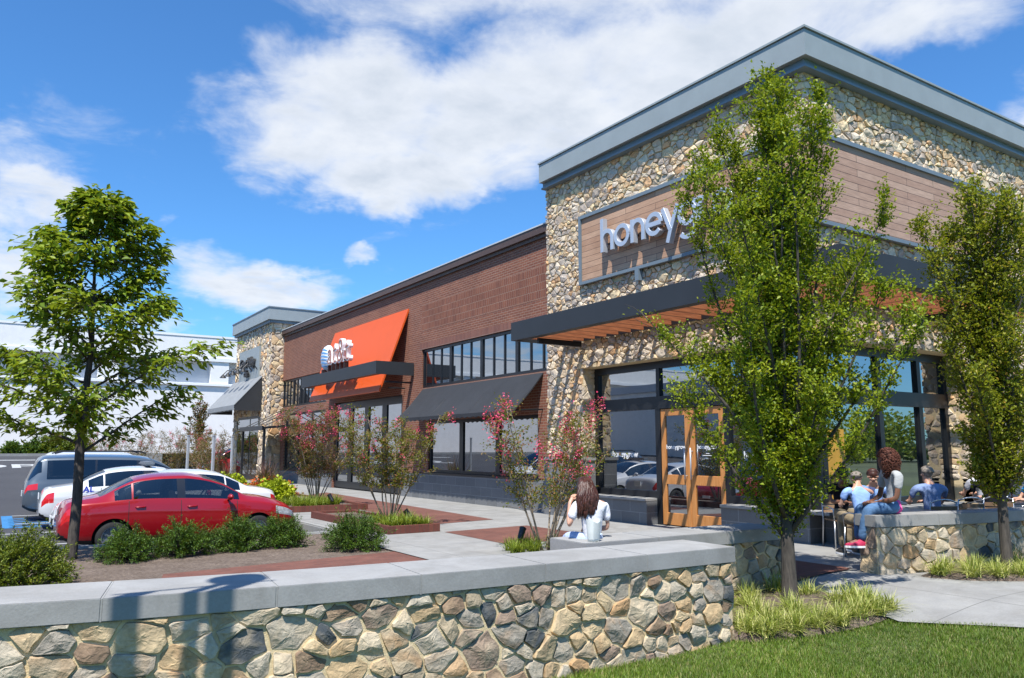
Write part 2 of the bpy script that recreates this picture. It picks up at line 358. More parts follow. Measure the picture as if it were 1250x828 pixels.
M['skin_dark'] = skin('dark_skin', (.17,.075,.042)); M['skin_pale'] = skin('pale_skin', (.55,.31,.21))
M['hair_brown'] = simple('brown_hair', (.060,.020,.012), .42, .5, 30, .15, 60); M['hair_curly'] = simple('curly_hair', (.12,.036,.020), .6, .5, 40, .5, 70); M['hair_black'] = simple('black_hair', (.012,.010,.010), .6, .4, 30, .5, 70); M['hair_grey'] = simple('grey_hair', (.2,.17,.14), .6, .4, 30,.4,80)
M['wicker'] = simple('brown_seat_slat', (.26,.16,.09), .7, .25, 12); M['chair_metal'] = simple('chair_aluminium', (.55,.56,.57), .35, .05, 4, Metallic=.8)
M['table_top'] = simple('dark_table_top', (.03,.034,.045), .35)
M['amber'] = simple('amber_panel', (.55,.30,.035), .5, .12, 3)
M['paper'] = simple('white_paper', (.72,.75,.70), .8, .05)
def clip_poly(poly, nx, ny, d):
    """keep the side nx*x + ny*y <= d"""
    out = []; n = len(poly)
    for i in range(n):
        a = poly[i]; b = poly[(i+1)%n]; da = nx*a[0]+ny*a[1]-d; db = nx*b[0]+ny*b[1]-d
        if da <= 0: out.append(a)
        if (da < 0) != (db < 0) and da != db:
            t = da/(da-db); out.append((a[0]+(b[0]-a[0])*t, a[1]+(b[1]-a[1])*t))
    return out
def area(p):
    return .5*sum(p[i][0]*p[(i+1)%len(p)][1]-p[(i+1)%len(p)][0]*p[i][1] for i in range(len(p)))
def stone_cells(u0, u1, v0, v1, size, gap, holes=(), seed=1, stretch=1.35, wvar=.35, vtop=None):
    """irregular stone outlines in a wall plane: power diagram of jittered seeds, every joint gap wide"""
    rg = np.random.default_rng(seed); pts = []; k = size*.62; tries = int((u1-u0)*(v1-v0)/(size*size)*14)
    grid = {}; cs = size
    for _ in range(tries):
        u = rg.uniform(u0-size*.3, u1+size*.3); v = rg.uniform(v0-size*.3, v1+size*.3); r = k*rg.choice([.5,.72,1.0,1.35,1.75], p=[.26,.24,.24,.17,.09])
        gi, gj = int(u//cs), int(v*stretch//cs); ok = True
        for a in range(gi-2, gi+3):
            for b in range(gj-2, gj+3):
                for (x,y,q) in grid.get((a,b),()):
                    if (x-u)**2 + ((y-v)*stretch)**2 < (.5*(r+q)*1.25)**2: ok = False; break
                if not ok: break
            if not ok: break
        if ok: grid.setdefault((gi,gj),[]).append((u,v,r)); pts.append((u,v,r))
    P = np.array(pts); Q = P[:,:2]*np.array([1,stretch]); cells = []
    for i in range(len(P)):
        d2 = ((Q-Q[i])**2).sum(1); idx = np.argsort(d2)[1:22]
        s = size*2.2; u,v = Q[i]; poly = [(u-s,v-s),(u+s,v-s),(u+s,v+s),(u-s,v+s)]
        for j in idx:
            du,dv = Q[j]-Q[i]; L = math.hypot(du,dv); nx,ny = du/L,dv/L
            off = L/2 + wvar*(P[i,2]**2-P[j,2]**2)/(2*L)
            poly = clip_poly(poly, nx, ny, nx*u+ny*v+off-gap/2)
            if len(poly) < 3: break
        if len(poly) < 3: continue
        poly = [(a, b/stretch) for a,b in poly]
        for (nx,ny,d) in ((-1,0,-u0-gap*.3),(1,0,u1-gap*.3),(0,-1,-v0),(0,1,v1)):
            poly = clip_poly(poly, nx, ny, d)
            if len(poly) < 3: break
        if len(poly) < 3: continue
        cx = sum(p[0] for p in poly)/len(poly); cy = sum(p[1] for p in poly)/len(poly); bad = False
        for (a0,a1,b0,b1) in holes:
            xs = [p[0] for p in poly]; ys = [p[1] for p in poly]
            if max(xs) <= a0 or min(xs) >= a1 or max(ys) <= b0 or min(ys) >= b1: continue
            cand = [(a0-cx,(1,0,a0)),(cx-a1,(-1,0,-a1)),(b0-cy,(0,1,b0)),(cy-b1,(0,-1,-b1))]
            m = max(cand, key=lambda c: c[0])
            if m[0] <= 0: bad = True; break
            poly = clip_poly(poly, *m[1])
            if len(poly) < 3: bad = True; break
        if not bad and area(poly) > (size*.2)**2: cells.append(poly)
    return cells
def chaikin(p, w=.2):
    o = []
    for i in range(len(p)):
        a, b = p[i], p[(i+1)%len(p)]
        L = math.hypot(b[0]-a[0], b[1]-a[1])
        o.append((a[0]+(b[0]-a[0])*w, a[1]+(b[1]-a[1])*w)); o.append((b[0]+(a[0]-b[0])*w, b[1]+(a[1]-b[1])*w))
    return o
def densify(p, step):
    o = []
    for i in range(len(p)):
        a, b = p[i], p[(i+1)%len(p)]; L = math.hypot(b[0]-a[0], b[1]-a[1]); n = max(1, int(L/step))
        for k in range(n): o.append((a[0]+(b[0]-a[0])*k/n, a[1]+(b[1]-a[1])*k/n))
    return o
def stones_mesh(mb, cells, to3, depth=.05, rough=.010, rings=((1.0,-.03),(1.0,.70),(.975,.96),(.90,1.0),(.72,1.0),(.48,1.0),(.22,1.0)), step=None, seed=3, rnd=.10, sink=None):
    sink = (.003 if step else .013) if sink is None else sink
    """to3(u, v, h) -> world point; each outline becomes a bulging hewn stone"""
    rg = np.random.default_rng(seed)
    for c in cells:
        if area(c) < 0: c = c[::-1]
        c = [(a+rg.normal(0,.035)*sqrt(abs(area(c)))*.6, b+rg.normal(0,.035)*sqrt(abs(area(c)))*.6) for a,b in c]
        p = chaikin(c, rg.uniform(.03,rnd))
        if step: p = densify(p, step)
        n = len(p); cx = sum(q[0] for q in p)/n; cy = sum(q[1] for q in p)/n
        sz = sqrt(abs(area(p))); d = depth*rg.uniform(.55,1.25)
        pls = [(rg.normal(0,.14 if step else .12), rg.normal(0,.14 if step else .12), rg.uniform(-.02,.25)*d) for _ in range(4)]; w1, w2, p1, p2 = rg.normal(0,9,2).tolist()+rg.uniform(0,6,2).tolist()
        def face(x, y):                                  # hewn face: lowest of a few tilted planes, gently uneven
            return d + min(a*(x-cx)+b_*(y-cy)+e for a,b_,e in pls) + rough*.45*(sin(w1*3*(x-cx)+w2*2.2*(y-cy)+p1)+.6*sin(31*(y-cy)+w2*3*(x-cx)+p2))
        jit = rg.normal(0, rough*.5, (n,2)) if step else np.zeros((n,2))
        vs = []; fs = []
        for ri, (k, h) in enumerate(rings):
            for i, (x,y) in enumerate(p):
                xx = cx+(x-cx)*k; yy = cy+(y-cy)*k
                if 0 < ri: xx += jit[i,0]; yy += jit[i,1]
                hh = -.03 if h < 0 else h*max(.25*d, face(xx,yy))+rg.normal(0,rough)*.16
                vs.append(to3(xx, yy, max(hh, -.03)-sink))
        o = len(vs); vs.append(to3(cx, cy, max(.25*d, face(cx,cy))-sink))
        R = len(rings)
        for r in range(R-1):
            for i in range(n): fs.append((r*n+i, r*n+(i+1)%n, (r+1)*n+(i+1)%n, (r+1)*n+i))
        for i in range(n): fs.append(((R-1)*n+i, (R-1)*n+(i+1)%n, o))
        mb.add(vs, fs)
    return mb
def polyline(pts):
    """arc-length helper: returns f(s) -> (x, y, nx, ny) with the normal to the right of travel, and length"""
    P = [Vector((a,b)) for a,b in pts]; L = [0]
    for i in range(1,len(P)): L.append(L[-1]+(P[i]-P[i-1]).length)
    def f(s):
        s = max(0, min(L[-1], s))
        for i in range(1,len(P)):
            if s <= L[i]: break
        t = (s-L[i-1])/(L[i]-L[i-1]); p = P[i-1].lerp(P[i], t); d = (P[i]-P[i-1]).normalized()
        return p.x, p.y, d.y, -d.x
    return f, L[-1]
def smooth_line(pts, n=40):
    xs = [p[0] for p in pts]; return [(x, cr(pts, x)) for x in np.linspace(xs[0], xs[-1], n)]

def ground_z(x, y=0):
    """lawn and path level outside the low walls: rises to the plaza on the east"""
    return -.27 - .02*max(0, 6.0-x) + .27*sstep(6.2, 9.4, x)

def wall_with_openings(mb, X, y0, y1, z0, z1, ops, reveal, axis='x', m=0, mr=0):
    """front face of a wall in the plane x = X (or y = X) split round its openings, plus the reveals"""
    ys = sorted({y0,y1,*[o[0] for o in ops],*[o[1] for o in ops]}); zs = sorted({z0,z1,*[o[2] for o in ops],*[o[3] for o in ops]})
    ys = [a for a in ys if y0 <= a <= y1]; zs = [a for a in zs if z0 <= a <= z1]
    P = (lambda a,z,d: (X+d,a,z)) if axis == 'x' else (lambda a,z,d: (a,X+d,z))
    inside = lambda a,z: any(o[0]<a<o[1] and o[2]<z<o[3] for o in ops)
    for i in range(len(ys)-1):
        for j in range(len(zs)-1):
            a0,a1,b0,b1 = ys[i],ys[i+1],zs[j],zs[j+1]
            if inside((a0+a1)/2,(b0+b1)/2): continue
            mb.add([P(a0,b0,0),P(a1,b0,0),P(a1,b1,0),P(a0,b1,0)], [(0,1,2,3)], m)
    for (a0,a1,b0,b1) in ops:
        for (p,q) in (((a0,b0),(a1,b0)),((a1,b0),(a1,b1)),((a1,b1),(a0,b1)),((a0,b1),(a0,b0))):
            mb.add([P(*p,0),P(*q,0),P(*q,reveal),P(*p,reveal)], [(0,1,2,3)], mr)
def text_mesh(txt, size, depth, bold=0.0, align='LEFT', spacing=1.0):
    cu = bpy.data.curves.new('lettering', 'FONT'); cu.body = txt; cu.size = size; cu.extrude = depth/2; cu.offset = bold
    cu.align_x = align; cu.space_character = spacing; cu.resolution_u = 4
    o = bpy.data.objects.new('tmp_lettering', cu); COL.objects.link(o)
    dg = bpy.context.evaluated_depsgraph_get(); me = bpy.data.meshes.new_from_object(o.evaluated_get(dg))
    bpy.data.objects.remove(o); bpy.data.curves.remove(cu); return me
def place_text(name, txt, size, depth, mat, parent, Mx, bold=0, align='LEFT', spacing=1.0, sx=1.0):
    me = text_mesh(txt, size, depth, bold, align, spacing)
    me.transform(Mx @ Matrix.Diagonal((sx,1,1,1))); me.materials.clear(); me.materials.append(mat)
    return link(name, me, parent)
def M_front(x, y, z):
    """text plane of a facade facing -X: reads along -Y, up +Z"""
    return Matrix(((0,0,-1,x),(-1,0,0,y),(0,1,0,z),(0,0,0,1)))
def M_side(x, y, z):
    """text plane of a facade facing -Y: reads along +X"""
    return Matrix(((1,0,0,x),(0,0,-1,y),(0,1,0,z),(0,0,0,1)))
def arc(cx, cy, rx, ry, a0, a1, n=18):
    return [(cx+rx*cos(radians(a0+(a1-a0)*i/n)), cy+ry*sin(radians(a0+(a1-a0)*i/n))) for i in range(n+1)]
def stroke(mb, pts, w, to3, d0, d1):
    """flat ribbon of width w along pts, extruded from depth d0 to d1"""
    n = len(pts); L = []; Rr = []
    for i in range(n):
        a = Vector(pts[max(i-1,0)]); b = Vector(pts[min(i+1,n-1)]); t = (b-a).normalized(); nn = Vector((-t.y,t.x)); p = Vector(pts[i])
        L.append(p+nn*w/2); Rr.append(p-nn*w/2)
    vs = []; fs = []
    for i in range(n):
        for q in (L[i],Rr[i]):
            vs.append(to3(q.x,q.y,d0)); vs.append(to3(q.x,q.y,d1))
    for i in range(n-1):
        a = i*4; b = a+4
        fs += [(a+1,a+3,b+3,b+1),(a,b,b+2,a+2),(a,a+1,b+1,b),(a+2,b+2,b+3,a+3)]
    fs += [(0,2,3,1),((n-1)*4,(n-1)*4+1,(n-1)*4+3,(n-1)*4+2)]
    mb.add(vs, fs)
def geo_letter(ch, xh=.5, w=.09):
    """rounded geometric lower-case letters as centre lines; returns (strokes, advance)"""
    r = (xh-w)/2; c = xh/2; h = w/2; top = xh-w/2; asc = xh*1.52
    ring = arc(h+r, c, r, r, 0, 360, 32); bw = 2*r+w
    if ch == 'o': return [ring], bw
    if ch == 'h': 
        q = r*.82; return [[(h,0),(h,asc)], arc(h+q, top-q, q, q, 180, 0, 16)+[(h+2*q,0)]], 2*q+w
    if ch == 'n':
        q = r*.82; return [[(h,0),(h,xh)], arc(h+q, top-q, q, q, 180, 0, 16)+[(h+2*q,0)]], 2*q+w
    if ch == 'e': return [[(w*.8,c),(bw-h,c)], arc(h+r, c, r, r, 0, 318, 30)], bw
    if ch == 'r': 
        q = r*.8; return [[(h,0),(h,xh)], arc(h+q, top-q, q, q, 180, 62, 10)], w+q*1.5
    if ch == 'g': return [ring, [(bw-h,xh),(bw-h,-xh*.12)]+arc(h+r, -xh*.12, r, r*.8, 0, -150, 16)], bw
    if ch == 'y': return [[(h*.8,xh),(bw*.5,h*.4)], [(bw-h*.8,xh),(bw*.5,h*.2),(bw*.33,-xh*.46)]], bw
    if ch == 'w': return [[(h*.8,xh),(bw*.33,h*.3),(bw*.62,xh*.9),(bw*.9,h*.3),(bw*1.2,xh)]], bw*1.24
    return [], bw
def geo_text(txt, xh, w, to3, d0, d1, gap=.07):
    mb = MB(); x = 0
    for ch in txt:
        st, adv = geo_letter(ch, xh, w)
        for k, s in enumerate(st): stroke(mb, [(x+a,b) for a,b in s], w, to3, d0, d1-.002*k)
        x += adv+gap-(.07 if ch in 'y' or (ch == 'e') else 0)
    return mb, x-gap
# ================= setting =================
def sheet(name, poly, z, mat, kind='structure'):
    mb = MB(); n = len(poly)
    mb.add([(x,y,z(x,y) if callable(z) else z) for x,y in poly], [tuple(range(n))])
    return tag(mb.build(name, mat, fix=False), kind=kind)
def grid_sheet(name, x0,x1,y0,y1,nx,ny,zf,mat, keep=None):
    mb = MB(); xs = np.linspace(x0,x1,nx+1); ys = np.linspace(y0,y1,ny+1)
    vs = [(x,y,zf(x,y)) for y in ys for x in xs]
    fs = [(j*(nx+1)+i, j*(nx+1)+i+1, (j+1)*(nx+1)+i+1, (j+1)*(nx+1)+i) for j in range(ny) for i in range(nx) if keep is None or keep((xs[i]+xs[i+1])/2,(ys[j]+ys[j+1])/2)]
    mb.add(vs, fs); return tag(mb.build(name, mat, fix=False, smooth=True), kind='structure')
sheet('ground', [(-900,-900),(900,-900),(900,900),(-900,900)], -.62, M['field'])
LOT = -.33
def lot_z(x,y): return LOT + (1.45*min(1,max(0,(y-29)/38)))*(1-sstep(3.6,5.6,x))
grid_sheet('parking_lot', -60,5.8, 15.0,75, 84,90, lot_z, M['asphalt']); sheet('parking_lot', [(5.8,60),(40,60),(40,75),(5.8,75)], LOT, M['asphalt'])
sheet('plaza_paving', [(5.45,6.8),(8.3,6.8),(8.3,7.9),(12.4,7.9),(12.4,62),(5.9,62),(5.9,15.1),(5.45,15.1)], 0.0, M['pave'])
sheet('mulch_bed', [(-30,6.5),(5.5,6.5),(5.5,15.0),(-30,15.0)], -.02, M['mulch'])
mb = MB()
mb.box(5.78,5.93,15.15,60,-.5,.012); mb.box(-30,5.93,14.99,15.14,-.5,.012)
bevel(tag(mb.build('kerb', M['kerb']), kind='structure'), .025, 2)
def band(poly, z=.005): sheet('brick_paving', poly, z, M['paver'])
band([(7.40,11.45),(9.56,11.45),(9.53,14.0),(7.46,13.8)]); band([(8.05,15.3),(9.70,15.6),(10.45,28.5),(8.6,26.5)])
band([(1.5,9.2),(5.5,9.2),(5.47,11.75),(1.98,11.3)], -.012)
band([(-3,21),(-3.2,20.9),(-3.2,21)])if False else None
# lawn, path, beds outside the low walls
def path_z(x,y): return ground_z(x,y)*(1-sstep(6.7,7.8,y)) + .004
def path_edge(y): return 7.82+.385*(4.83-y)+.06*sin(y*2.2) if y < 4.83 else 7.82+.30*(y-4.83)     # west border of the path
grid_sheet('lawn', -14, 34, -30, 7.4, 160, 150, lambda x,y: ground_z(x,y)-.022+.008*sin(x*1.7)*sin(y*2.1), M['lawn'])
mb = MB(); ys_ = np.linspace(-9, 7.96, 86); us_ = np.linspace(0,1,50)**1.6
vs = [(lambda x: (x,y,path_z(x,y)+.008))(path_edge(y)+u*((13.0 if y < 2.5 else 30.0)-path_edge(y))) for y in ys_ for u in us_]
mb.add(vs, [(j*50+i,j*50+i+1,(j+1)*50+i+1,(j+1)*50+i) for j in range(85) for i in range(49)])
tag(mb.build('concrete_path', M['pave'], fix=False, smooth=True), kind='structure')
def bed(name, poly, h=.02):
    mb = MB(); n = len(poly); cx = sum(p[0] for p in poly)/n; cy = sum(p[1] for p in poly)/n
    ring = chaikin(chaikin(poly)); k = len(ring)
    vs = [(x,y,path_z(x,y)-.01) for x,y in ring]+[(cx+(x-cx)*.86,cy+(y-cy)*.86,path_z(x,y)+h+.02) for x,y in ring]+[(cx,cy,path_z(cx,cy)+h+.035)]
    fs = [(i,(i+1)%k,k+(i+1)%k,k+i) for i in range(k)]+[(k+i,k+(i+1)%k,2*k) for i in range(k)]
    mb.add(vs,fs); return tag(mb.build(name, M['mulch'], smooth=True), kind='structure')
bed('mulch_bed', [(6.15,5.85),(6.3,5.45),(7.0,5.12),(7.85,4.88),(8.25,5.2),(8.25,6.0),(8.1,6.65),(6.3,6.65)], .03)
bed('mulch_bed', [(9.75,5.85),(9.95,5.25),(10.6,4.75),(12.4,4.05),(14.2,3.8),(14.2,5.2),(12.0,5.55),(10.9,5.65)], .05)
sheet('brick_paving', [(8.0,6.5),(8.5,6.5),(9.1,6.5),(9.65,6.5),(9.65,7.2),(9.65,7.9),(9.1,7.9),(8.5,7.9),(8.0,7.9)], lambda x,y: path_z(x,y)+.03, M['paver'])
mb = MB()                                   # road paint
for (x0,x1,y0,y1) in ((-4.6,.8,18.85,18.97),(-4.6,.9,21.6,21.72),(.9,5.6,18.85,18.97),(.9,5.6,21.6,21.72),(.6,5.6,24.35,24.47),(.6,5.6,27.3,27.42)):
    mb.box(x0,x1,y0,y1,LOT+.002,LOT+.006)
mb.add([(x,y,lot_z(x,y)+.012) for x,y in ((-9,60.0),(2.4,60.0),(2.4,60.7),(-9,60.7))],[(0,1,2,3)])
tag(mb.build('road_marking', M['line_white']), kind='structure')
mb = MB(); mb.box(.35,.62,23.2,27.4,LOT+.003,LOT+.007); mb.box(.62,2.4,23.2,23.35,LOT+.003,LOT+.007)
for k in range(6): mb.obox((1.4,23.7+k*.55,LOT+.005),(.9,.35,0),(-.03,.08,0),(0,0,.002))
tag(mb.build('blue_bay_marking', M['line_blue']), kind='structure')
o = place_text('road_word', 'STOP', 5.0, .006, M['line_white'], None, Matrix.Translation((-5.0,52.0,lot_z(0,52.0)+.012)) @ Matrix.Rotation(math.atan(1.45/38),4,'X'), bold=.10, sx=.62); tag(o, kind='structure')

# ================= low stone walls =================
def stone_wall(name, label, line, thick, ztop, zbase, size, seed, joints=None, depth=.05, step=.045, ends=(True,True), close_in=True, capover=.04):
    """free-standing wall: line = visible face, travelled so the outside is on the right"""
    W = thing(name, label, 'wall'); f, L = polyline(line); capz = ztop-.15
    zb = zbase if callable(zbase) else (lambda x,y: zbase)
    core = MB(); N = max(4, int(L/.25)); vs = []; fs = []
    ss_ = [L*i/N for i in range(N+1)]
    if len(line) < 8: ss_ = [0]; [ss_.append(ss_[-1]+math.hypot(line[i][0]-line[i-1][0],line[i][1]-line[i-1][1])) for i in range(1,len(line))]; N = len(ss_)-1
    for i in range(N+1):
        x,y,nx,ny = f(ss_[i]); b = zb(x,y)-.15
        if 0 < i < N:
            _,_,ax,ay = f(ss_[i]-1e-4); _,_,bx,by = f(ss_[i]+1e-4); q = 1+ax*bx+ay*by; nx,ny = (ax+bx)/q,(ay+by)/q
        vs += [(x,y,b),(x,y,capz),(x-nx*thick,y-ny*thick,capz),(x-nx*thick,y-ny*thick,b)]
    for i in range(N):
        a = i*4; c = a+4; fs += [(a,c,c+1,a+1),(a+1,c+1,c+2,a+2),(a+2,c+2,c+3,a+3)]
    fs += [(0,1,2,3),(N*4,N*4+3,N*4+2,N*4+1)]
    core.add(vs,fs); core.build('mortar_core', M['mortar'], W)
    st = MB(); zlo = min(zb(*f(s)[:2]) for s in np.linspace(0,L,20))-.1
    cells = stone_cells(0, L, zlo, capz-.004, size, .025, seed=seed, stretch=1.3)
    def to3(u,v,h):
        x,y,nx,ny = f(u); return (x+nx*h, y+ny*h, v)
    stones_mesh(st, cells, to3, depth, .007, step=step, seed=seed)
    for e, on in zip((0,1), ends):
        if not on: continue
        x,y,nx,ny = f(0 if e == 0 else L); dx,dy = (ny,-nx) if e == 0 else (-ny,nx)   # outward along the wall
        cells = stone_cells(0, thick, zb(x,y)-.1, capz-.004, size, .022, seed=seed+5+e)
        stones_mesh(st, cells, lambda u,v,h: (x-nx*u+dx*h, y-ny*u+dy*h, v), depth*.8, .007, step=step, seed=seed+9)
    cells = stone_cells(0, L, zlo, capz-.004, size, .022, seed=seed+20)
    def to3b(u,v,h):
        x,y,nx,ny = f(L-u); return (x-nx*(thick+h), y-ny*(thick+h), v)
    stones_mesh(st, cells, to3b, depth*.8, .006, seed=seed+21)
    auto = st.build('fieldstones', M['stone'], W, smooth=False); 
    for p in auto.data.polygons: p.use_smooth = False
    # cast caps, slab by slab
    cp = MB(); js = [-capover*(1 if ends[0] else 0)] + list(joints or np.arange(1.1, L-.5, 1.12)) + [L+capover*(1 if ends[1] else 0)]
    vs_s = [0]
    for i in range(1,len(line)): vs_s.append(vs_s[-1]+math.hypot(line[i][0]-line[i-1][0],line[i][1]-line[i-1][1]))
    def mitre(s):                                        # position and mitred normal, so slabs turn corners cleanly
        for i in range(1,len(line)-1):
            if abs(s-vs_s[i]) < 1e-6:
                _,_,ax,ay = f(s-1e-4); _,_,bx,by = f(s+1e-4); q = 1+ax*bx+ay*by; return line[i][0],line[i][1],(ax+bx)/q,(ay+by)/q
        return f(s)
    for a, b in zip(js[:-1], js[1:]):
        st_ = sorted({a+.004, b-.004, *[v for v in vs_s[1:-1] if a+.01 < v < b-.01]}); n = len(st_)-1; pr = []
        for s in st_:
            x,y,nx,ny = mitre(s)
            ex = s-max(0,min(L,s)); x += -ny*ex; y += nx*ex
            pr.append((x+nx*capover,y+ny*capover,x-nx*(thick+capover),y-ny*(thick+capover)))
        vs = []; fs = []
        for q in pr: vs += [(q[0],q[1],capz),(q[0],q[1],ztop),(q[2],q[3],ztop),(q[2],q[3],capz)]
        for i in range(n):
            c = i*4; d = c+4; fs += [(c,d,d+1,c+1),(c+1,d+1,d+2,c+2),(c+2,d+2,d+3,c+3),(c+3,d+3,d,c)]
        fs += [(0,1,2,3),(n*4,n*4+3,n*4+2,n*4+1)]
        cp.add(vs,fs)
    bevel(cp.build('cap', M['cap'], W), .007, 2)
    jm = MB()
    for s in js[1:-1]:
        x,y,nx,ny = f(s); t = Vector((-ny,nx,0)); nn = Vector((nx,ny,0)); c = Vector((x,y,0))-nn*thick/2
        jm.obox((c.x,c.y,ztop-.077), t*.006, nn*(thick/2+capover-.003), (0,0,.074))
    if len(js) > 2: jm.build('cap_joint', M['kerb'], W)
    return W
near_line = smooth_line([(-9,8.6),(-6,7.65),(-3.0,6.85),(-1.2,6.38),(.11,6.10),(1.15,5.89),(2.45,5.74),(4.0,5.65),(5.14,5.61),(6.26,5.58)], 60)
f_, L_ = polyline(near_line)
def s_at(x):
    return min(np.linspace(0,L_,4000), key=lambda s: abs(f_(s)[0]-x))
stone_wall('stone_seat_wall', 'long low fieldstone wall with pale cap curving across the front of the lawn', near_line, .66, .63, lambda x,y: ground_z(x,y), .235, 11,
           joints=[s_at(x) for x in (-7.2,-5.4,-4.0,-2.7,-1.5,-.4,.68,1.78,2.87,4.01,5.14)], depth=.036, step=.04, ends=(False,True))
stone_wall('stone_seat_wall', 'short fieldstone wall in tree shade behind the end of the long wall, young tree in front of it', [(5.25,6.62),(8.42,6.62)], .55, .63, lambda x,y: ground_z(x,y), .235, 31, joints=[1.0,2.1], depth=.04, step=.06)
tw = [(9.57,6.09),(11.13,5.68),(14.6,5.25)]
stone_wall('stone_seat_wall', 'terrace fieldstone wall on whose cap the woman in blue jeans sits', tw, .30, .75, 0.0, .27, 51, depth=.04, step=.06, joints=[1.0,2.2,3.3,4.2])

# ================= stone building =================
XF, YS, YN, ZT = 11.65, 8.28, 16.17, 8.5
GX, GY = 12.08, 8.72                                   # glass planes
SX = 16.4                                              # right end of the side glazing
B1 = thing('stone_shop_building', 'tall fieldstone shop building with grey metal cornice and glazed wooden doors', 'building', (XF,YS,0))
def P1(name, mb, mats, par=None, smooth=False):
    par_ = par or B1
    o = mb.build(name, mats, par_, smooth); o.matrix_parent_inverse = Matrix.Translation(B1.location).inverted() if par_ is B1 else Matrix(); return o
core = MB()
core.box(XF+.02,34,YS+.02,YN-.02,3.5,8.6); core.box(XF+.02,13.2,14.75,YN-.02,-.2,3.49); core.box(SX,34,YS+.02,10,-.2,3.49); core.box(12.6,34,9.2,14.75,-.2,3.48)
P1('wall', core, M['mortar'])
st = MB(); Z1 = 8.36
holes = [(0,14.75-YS,-1,3.5),(0,14.68-YS,5.5,7.19)]
cells = stone_cells(0, YN-YS, 1.38, Z1, .225, .032, holes, seed=101, stretch=1.45)
stones_mesh(st, cells, lambda u,v,h: (XF-h, YS+u, v), .038, .014, rings=((1,-.03),(1,.75),(.94,1.0),(.5,1.0)), seed=5)
holes = [(0,SX-XF,-1,3.5),(0,18.3-XF,5.5,7.19)]
cells = stone_cells(0, 24-XF, 0, Z1, .225, .032, holes, seed=103, stretch=1.45)
stones_mesh(st, cells, lambda u,v,h: (XF+u, YS-h, v), .038, .014, rings=((1,-.03),(1,.75),(.94,1.0),(.5,1.0)), seed=6)
cells = stone_cells(0, .43, .0, 3.5, .25, .022, seed=104)      # reveal by the entrance
stones_mesh(st, cells, lambda u,v,h: (XF+u, 14.75-h, v), .03, .006, rings=((1,-.03),(1,.6),(.90,1.0),(.5,1.0)), seed=7)
cells = stone_cells(0, .43, 1.0, 3.5, .25, .022, seed=105); stones_mesh(st, cells, lambda u,v,h: (SX-h, YS+u, v), .03, .006, rings=((1,-.03),(1,.6),(.9,1),(.5,1)), seed=7)
P1('fieldstone_facing', st, M['stone_far'])
b = MB(); b.box(XF-.10,XF+.3,14.66,YN+.02,-.1,1.33); o = P1('block_plinth', b, M['block'])
b = MB(); b.box(XF-.13,XF+.3,14.63,YN+.03,1.332,1.40); P1('plinth_cap', b, M['cap'])
c = MB(); CX, CY = 11.40, 8.03
c.box(CX,12.0,CY,YN-.03,8.46,8.94); c.box(12.0,30,CY,8.6,8.46,8.94); c.box(12.0,30,YN-.3,YN-.03,8.46,8.94)
c.box(CX-.03,12.0,CY-.03,YN-.01,8.955,8.995); c.box(12.0,30,CY-.03,8.6,8.955,8.995)
P1('cornice', c, M['cornice'])
c = MB(); c.box(CX+.02,12,CY+.02,YN-.05,8.938,8.957); c.box(CX+.12,12.0,CY+.12,YN-.04,8.33,8.465); c.box(12.0,30,CY+.12,8.6,8.33,8.465); c.box(12,30,CY+.02,8.6,8.938,8.957)
c.box(CX+.07,12.0,CY+.07,YN-.035,8.29,8.335); c.box(12.0,30,CY+.07,8.6,8.29,8.335)
P1('cornice_trim', c, M['cornice_dk'])
c = MB(); c.box(12.0,34,8.6,YN-.3,8.6,8.7); P1('roof', c, M['coping'])
# glazing
fr = MB(); d0, d1 = GX-.06, GX+.08
def fbar(y0,y1,z0,z1,e=0): fr.box(d0-e,d1,y0,y1,z0,z1)
def sbar(x0,x1,z0,z1,e=0): fr.box(x0,x1,GY-.06-e,GY+.08,z0,z1)
fbar(14.60,14.749,0,3.5); fbar(8.66,14.6,3.34,3.499); fbar(8.9,14.6,2.46,2.73,.015); fbar(12.53,12.68,.0,2.46); fbar(12.53,12.63,2.73,3.34); fbar(10.62,10.76,0,2.46); fbar(10.62,10.74,2.73,3.34)
fbar(8.66,8.9,.55,3.34); fbar(12.68,14.6,.555,.70); fbar(8.9,10.62,.555,.7)
sbar(GX+.081,SX,3.34,3.499); sbar(GX+.081,SX,2.42,2.70,.015); sbar(GX+.081,SX,.555,.7)
for x in (12.18,13.95,15.32,SX-.13): sbar(x,x+.13,.70,2.42); sbar(x,x+.12,2.70,3.34)
P1('window_frame', fr, M['frame'])
gl = [((12.68,14.6,.7,2.46),'f'),((12.63,14.6,2.73,3.34),'f'),((10.74,12.53,2.73,3.34),'f'),((8.9,10.62,2.73,3.34),'f'),((8.9,10.62,.7,2.46),'f')]
for a,b_ in ((12.31,13.95),(14.08,15.32),(15.45,SX-.13)): gl += [((a,b_,.7,2.42),'s'),((a,b_,2.70,3.34),'s')]
for (a0,a1,z0,z1), side in gl:
    g = MB()
    if side == 'f': g.box(GX,GX+.02,a0,a1,z0,z1)
    else: g.box(a0,a1,GY,GY+.02,z0,z1)
    P1('window_pane', g, M['glass'])
b = MB(); b.box(XF+.06,GX+.05,12.68,14.66,-.1,.49); b.box(XF+.06,GX+.05,8.66,10.62,-.1,.49); P1('block_plinth', b, M['block'])
b = MB(); b.box(GX+.055,SX,YS+.06,GY+.05,-.1,.49); b.box(SX,24,YS-.09,YS+.2,-.1,.93); P1('block_plinth', b, M['block_x'])
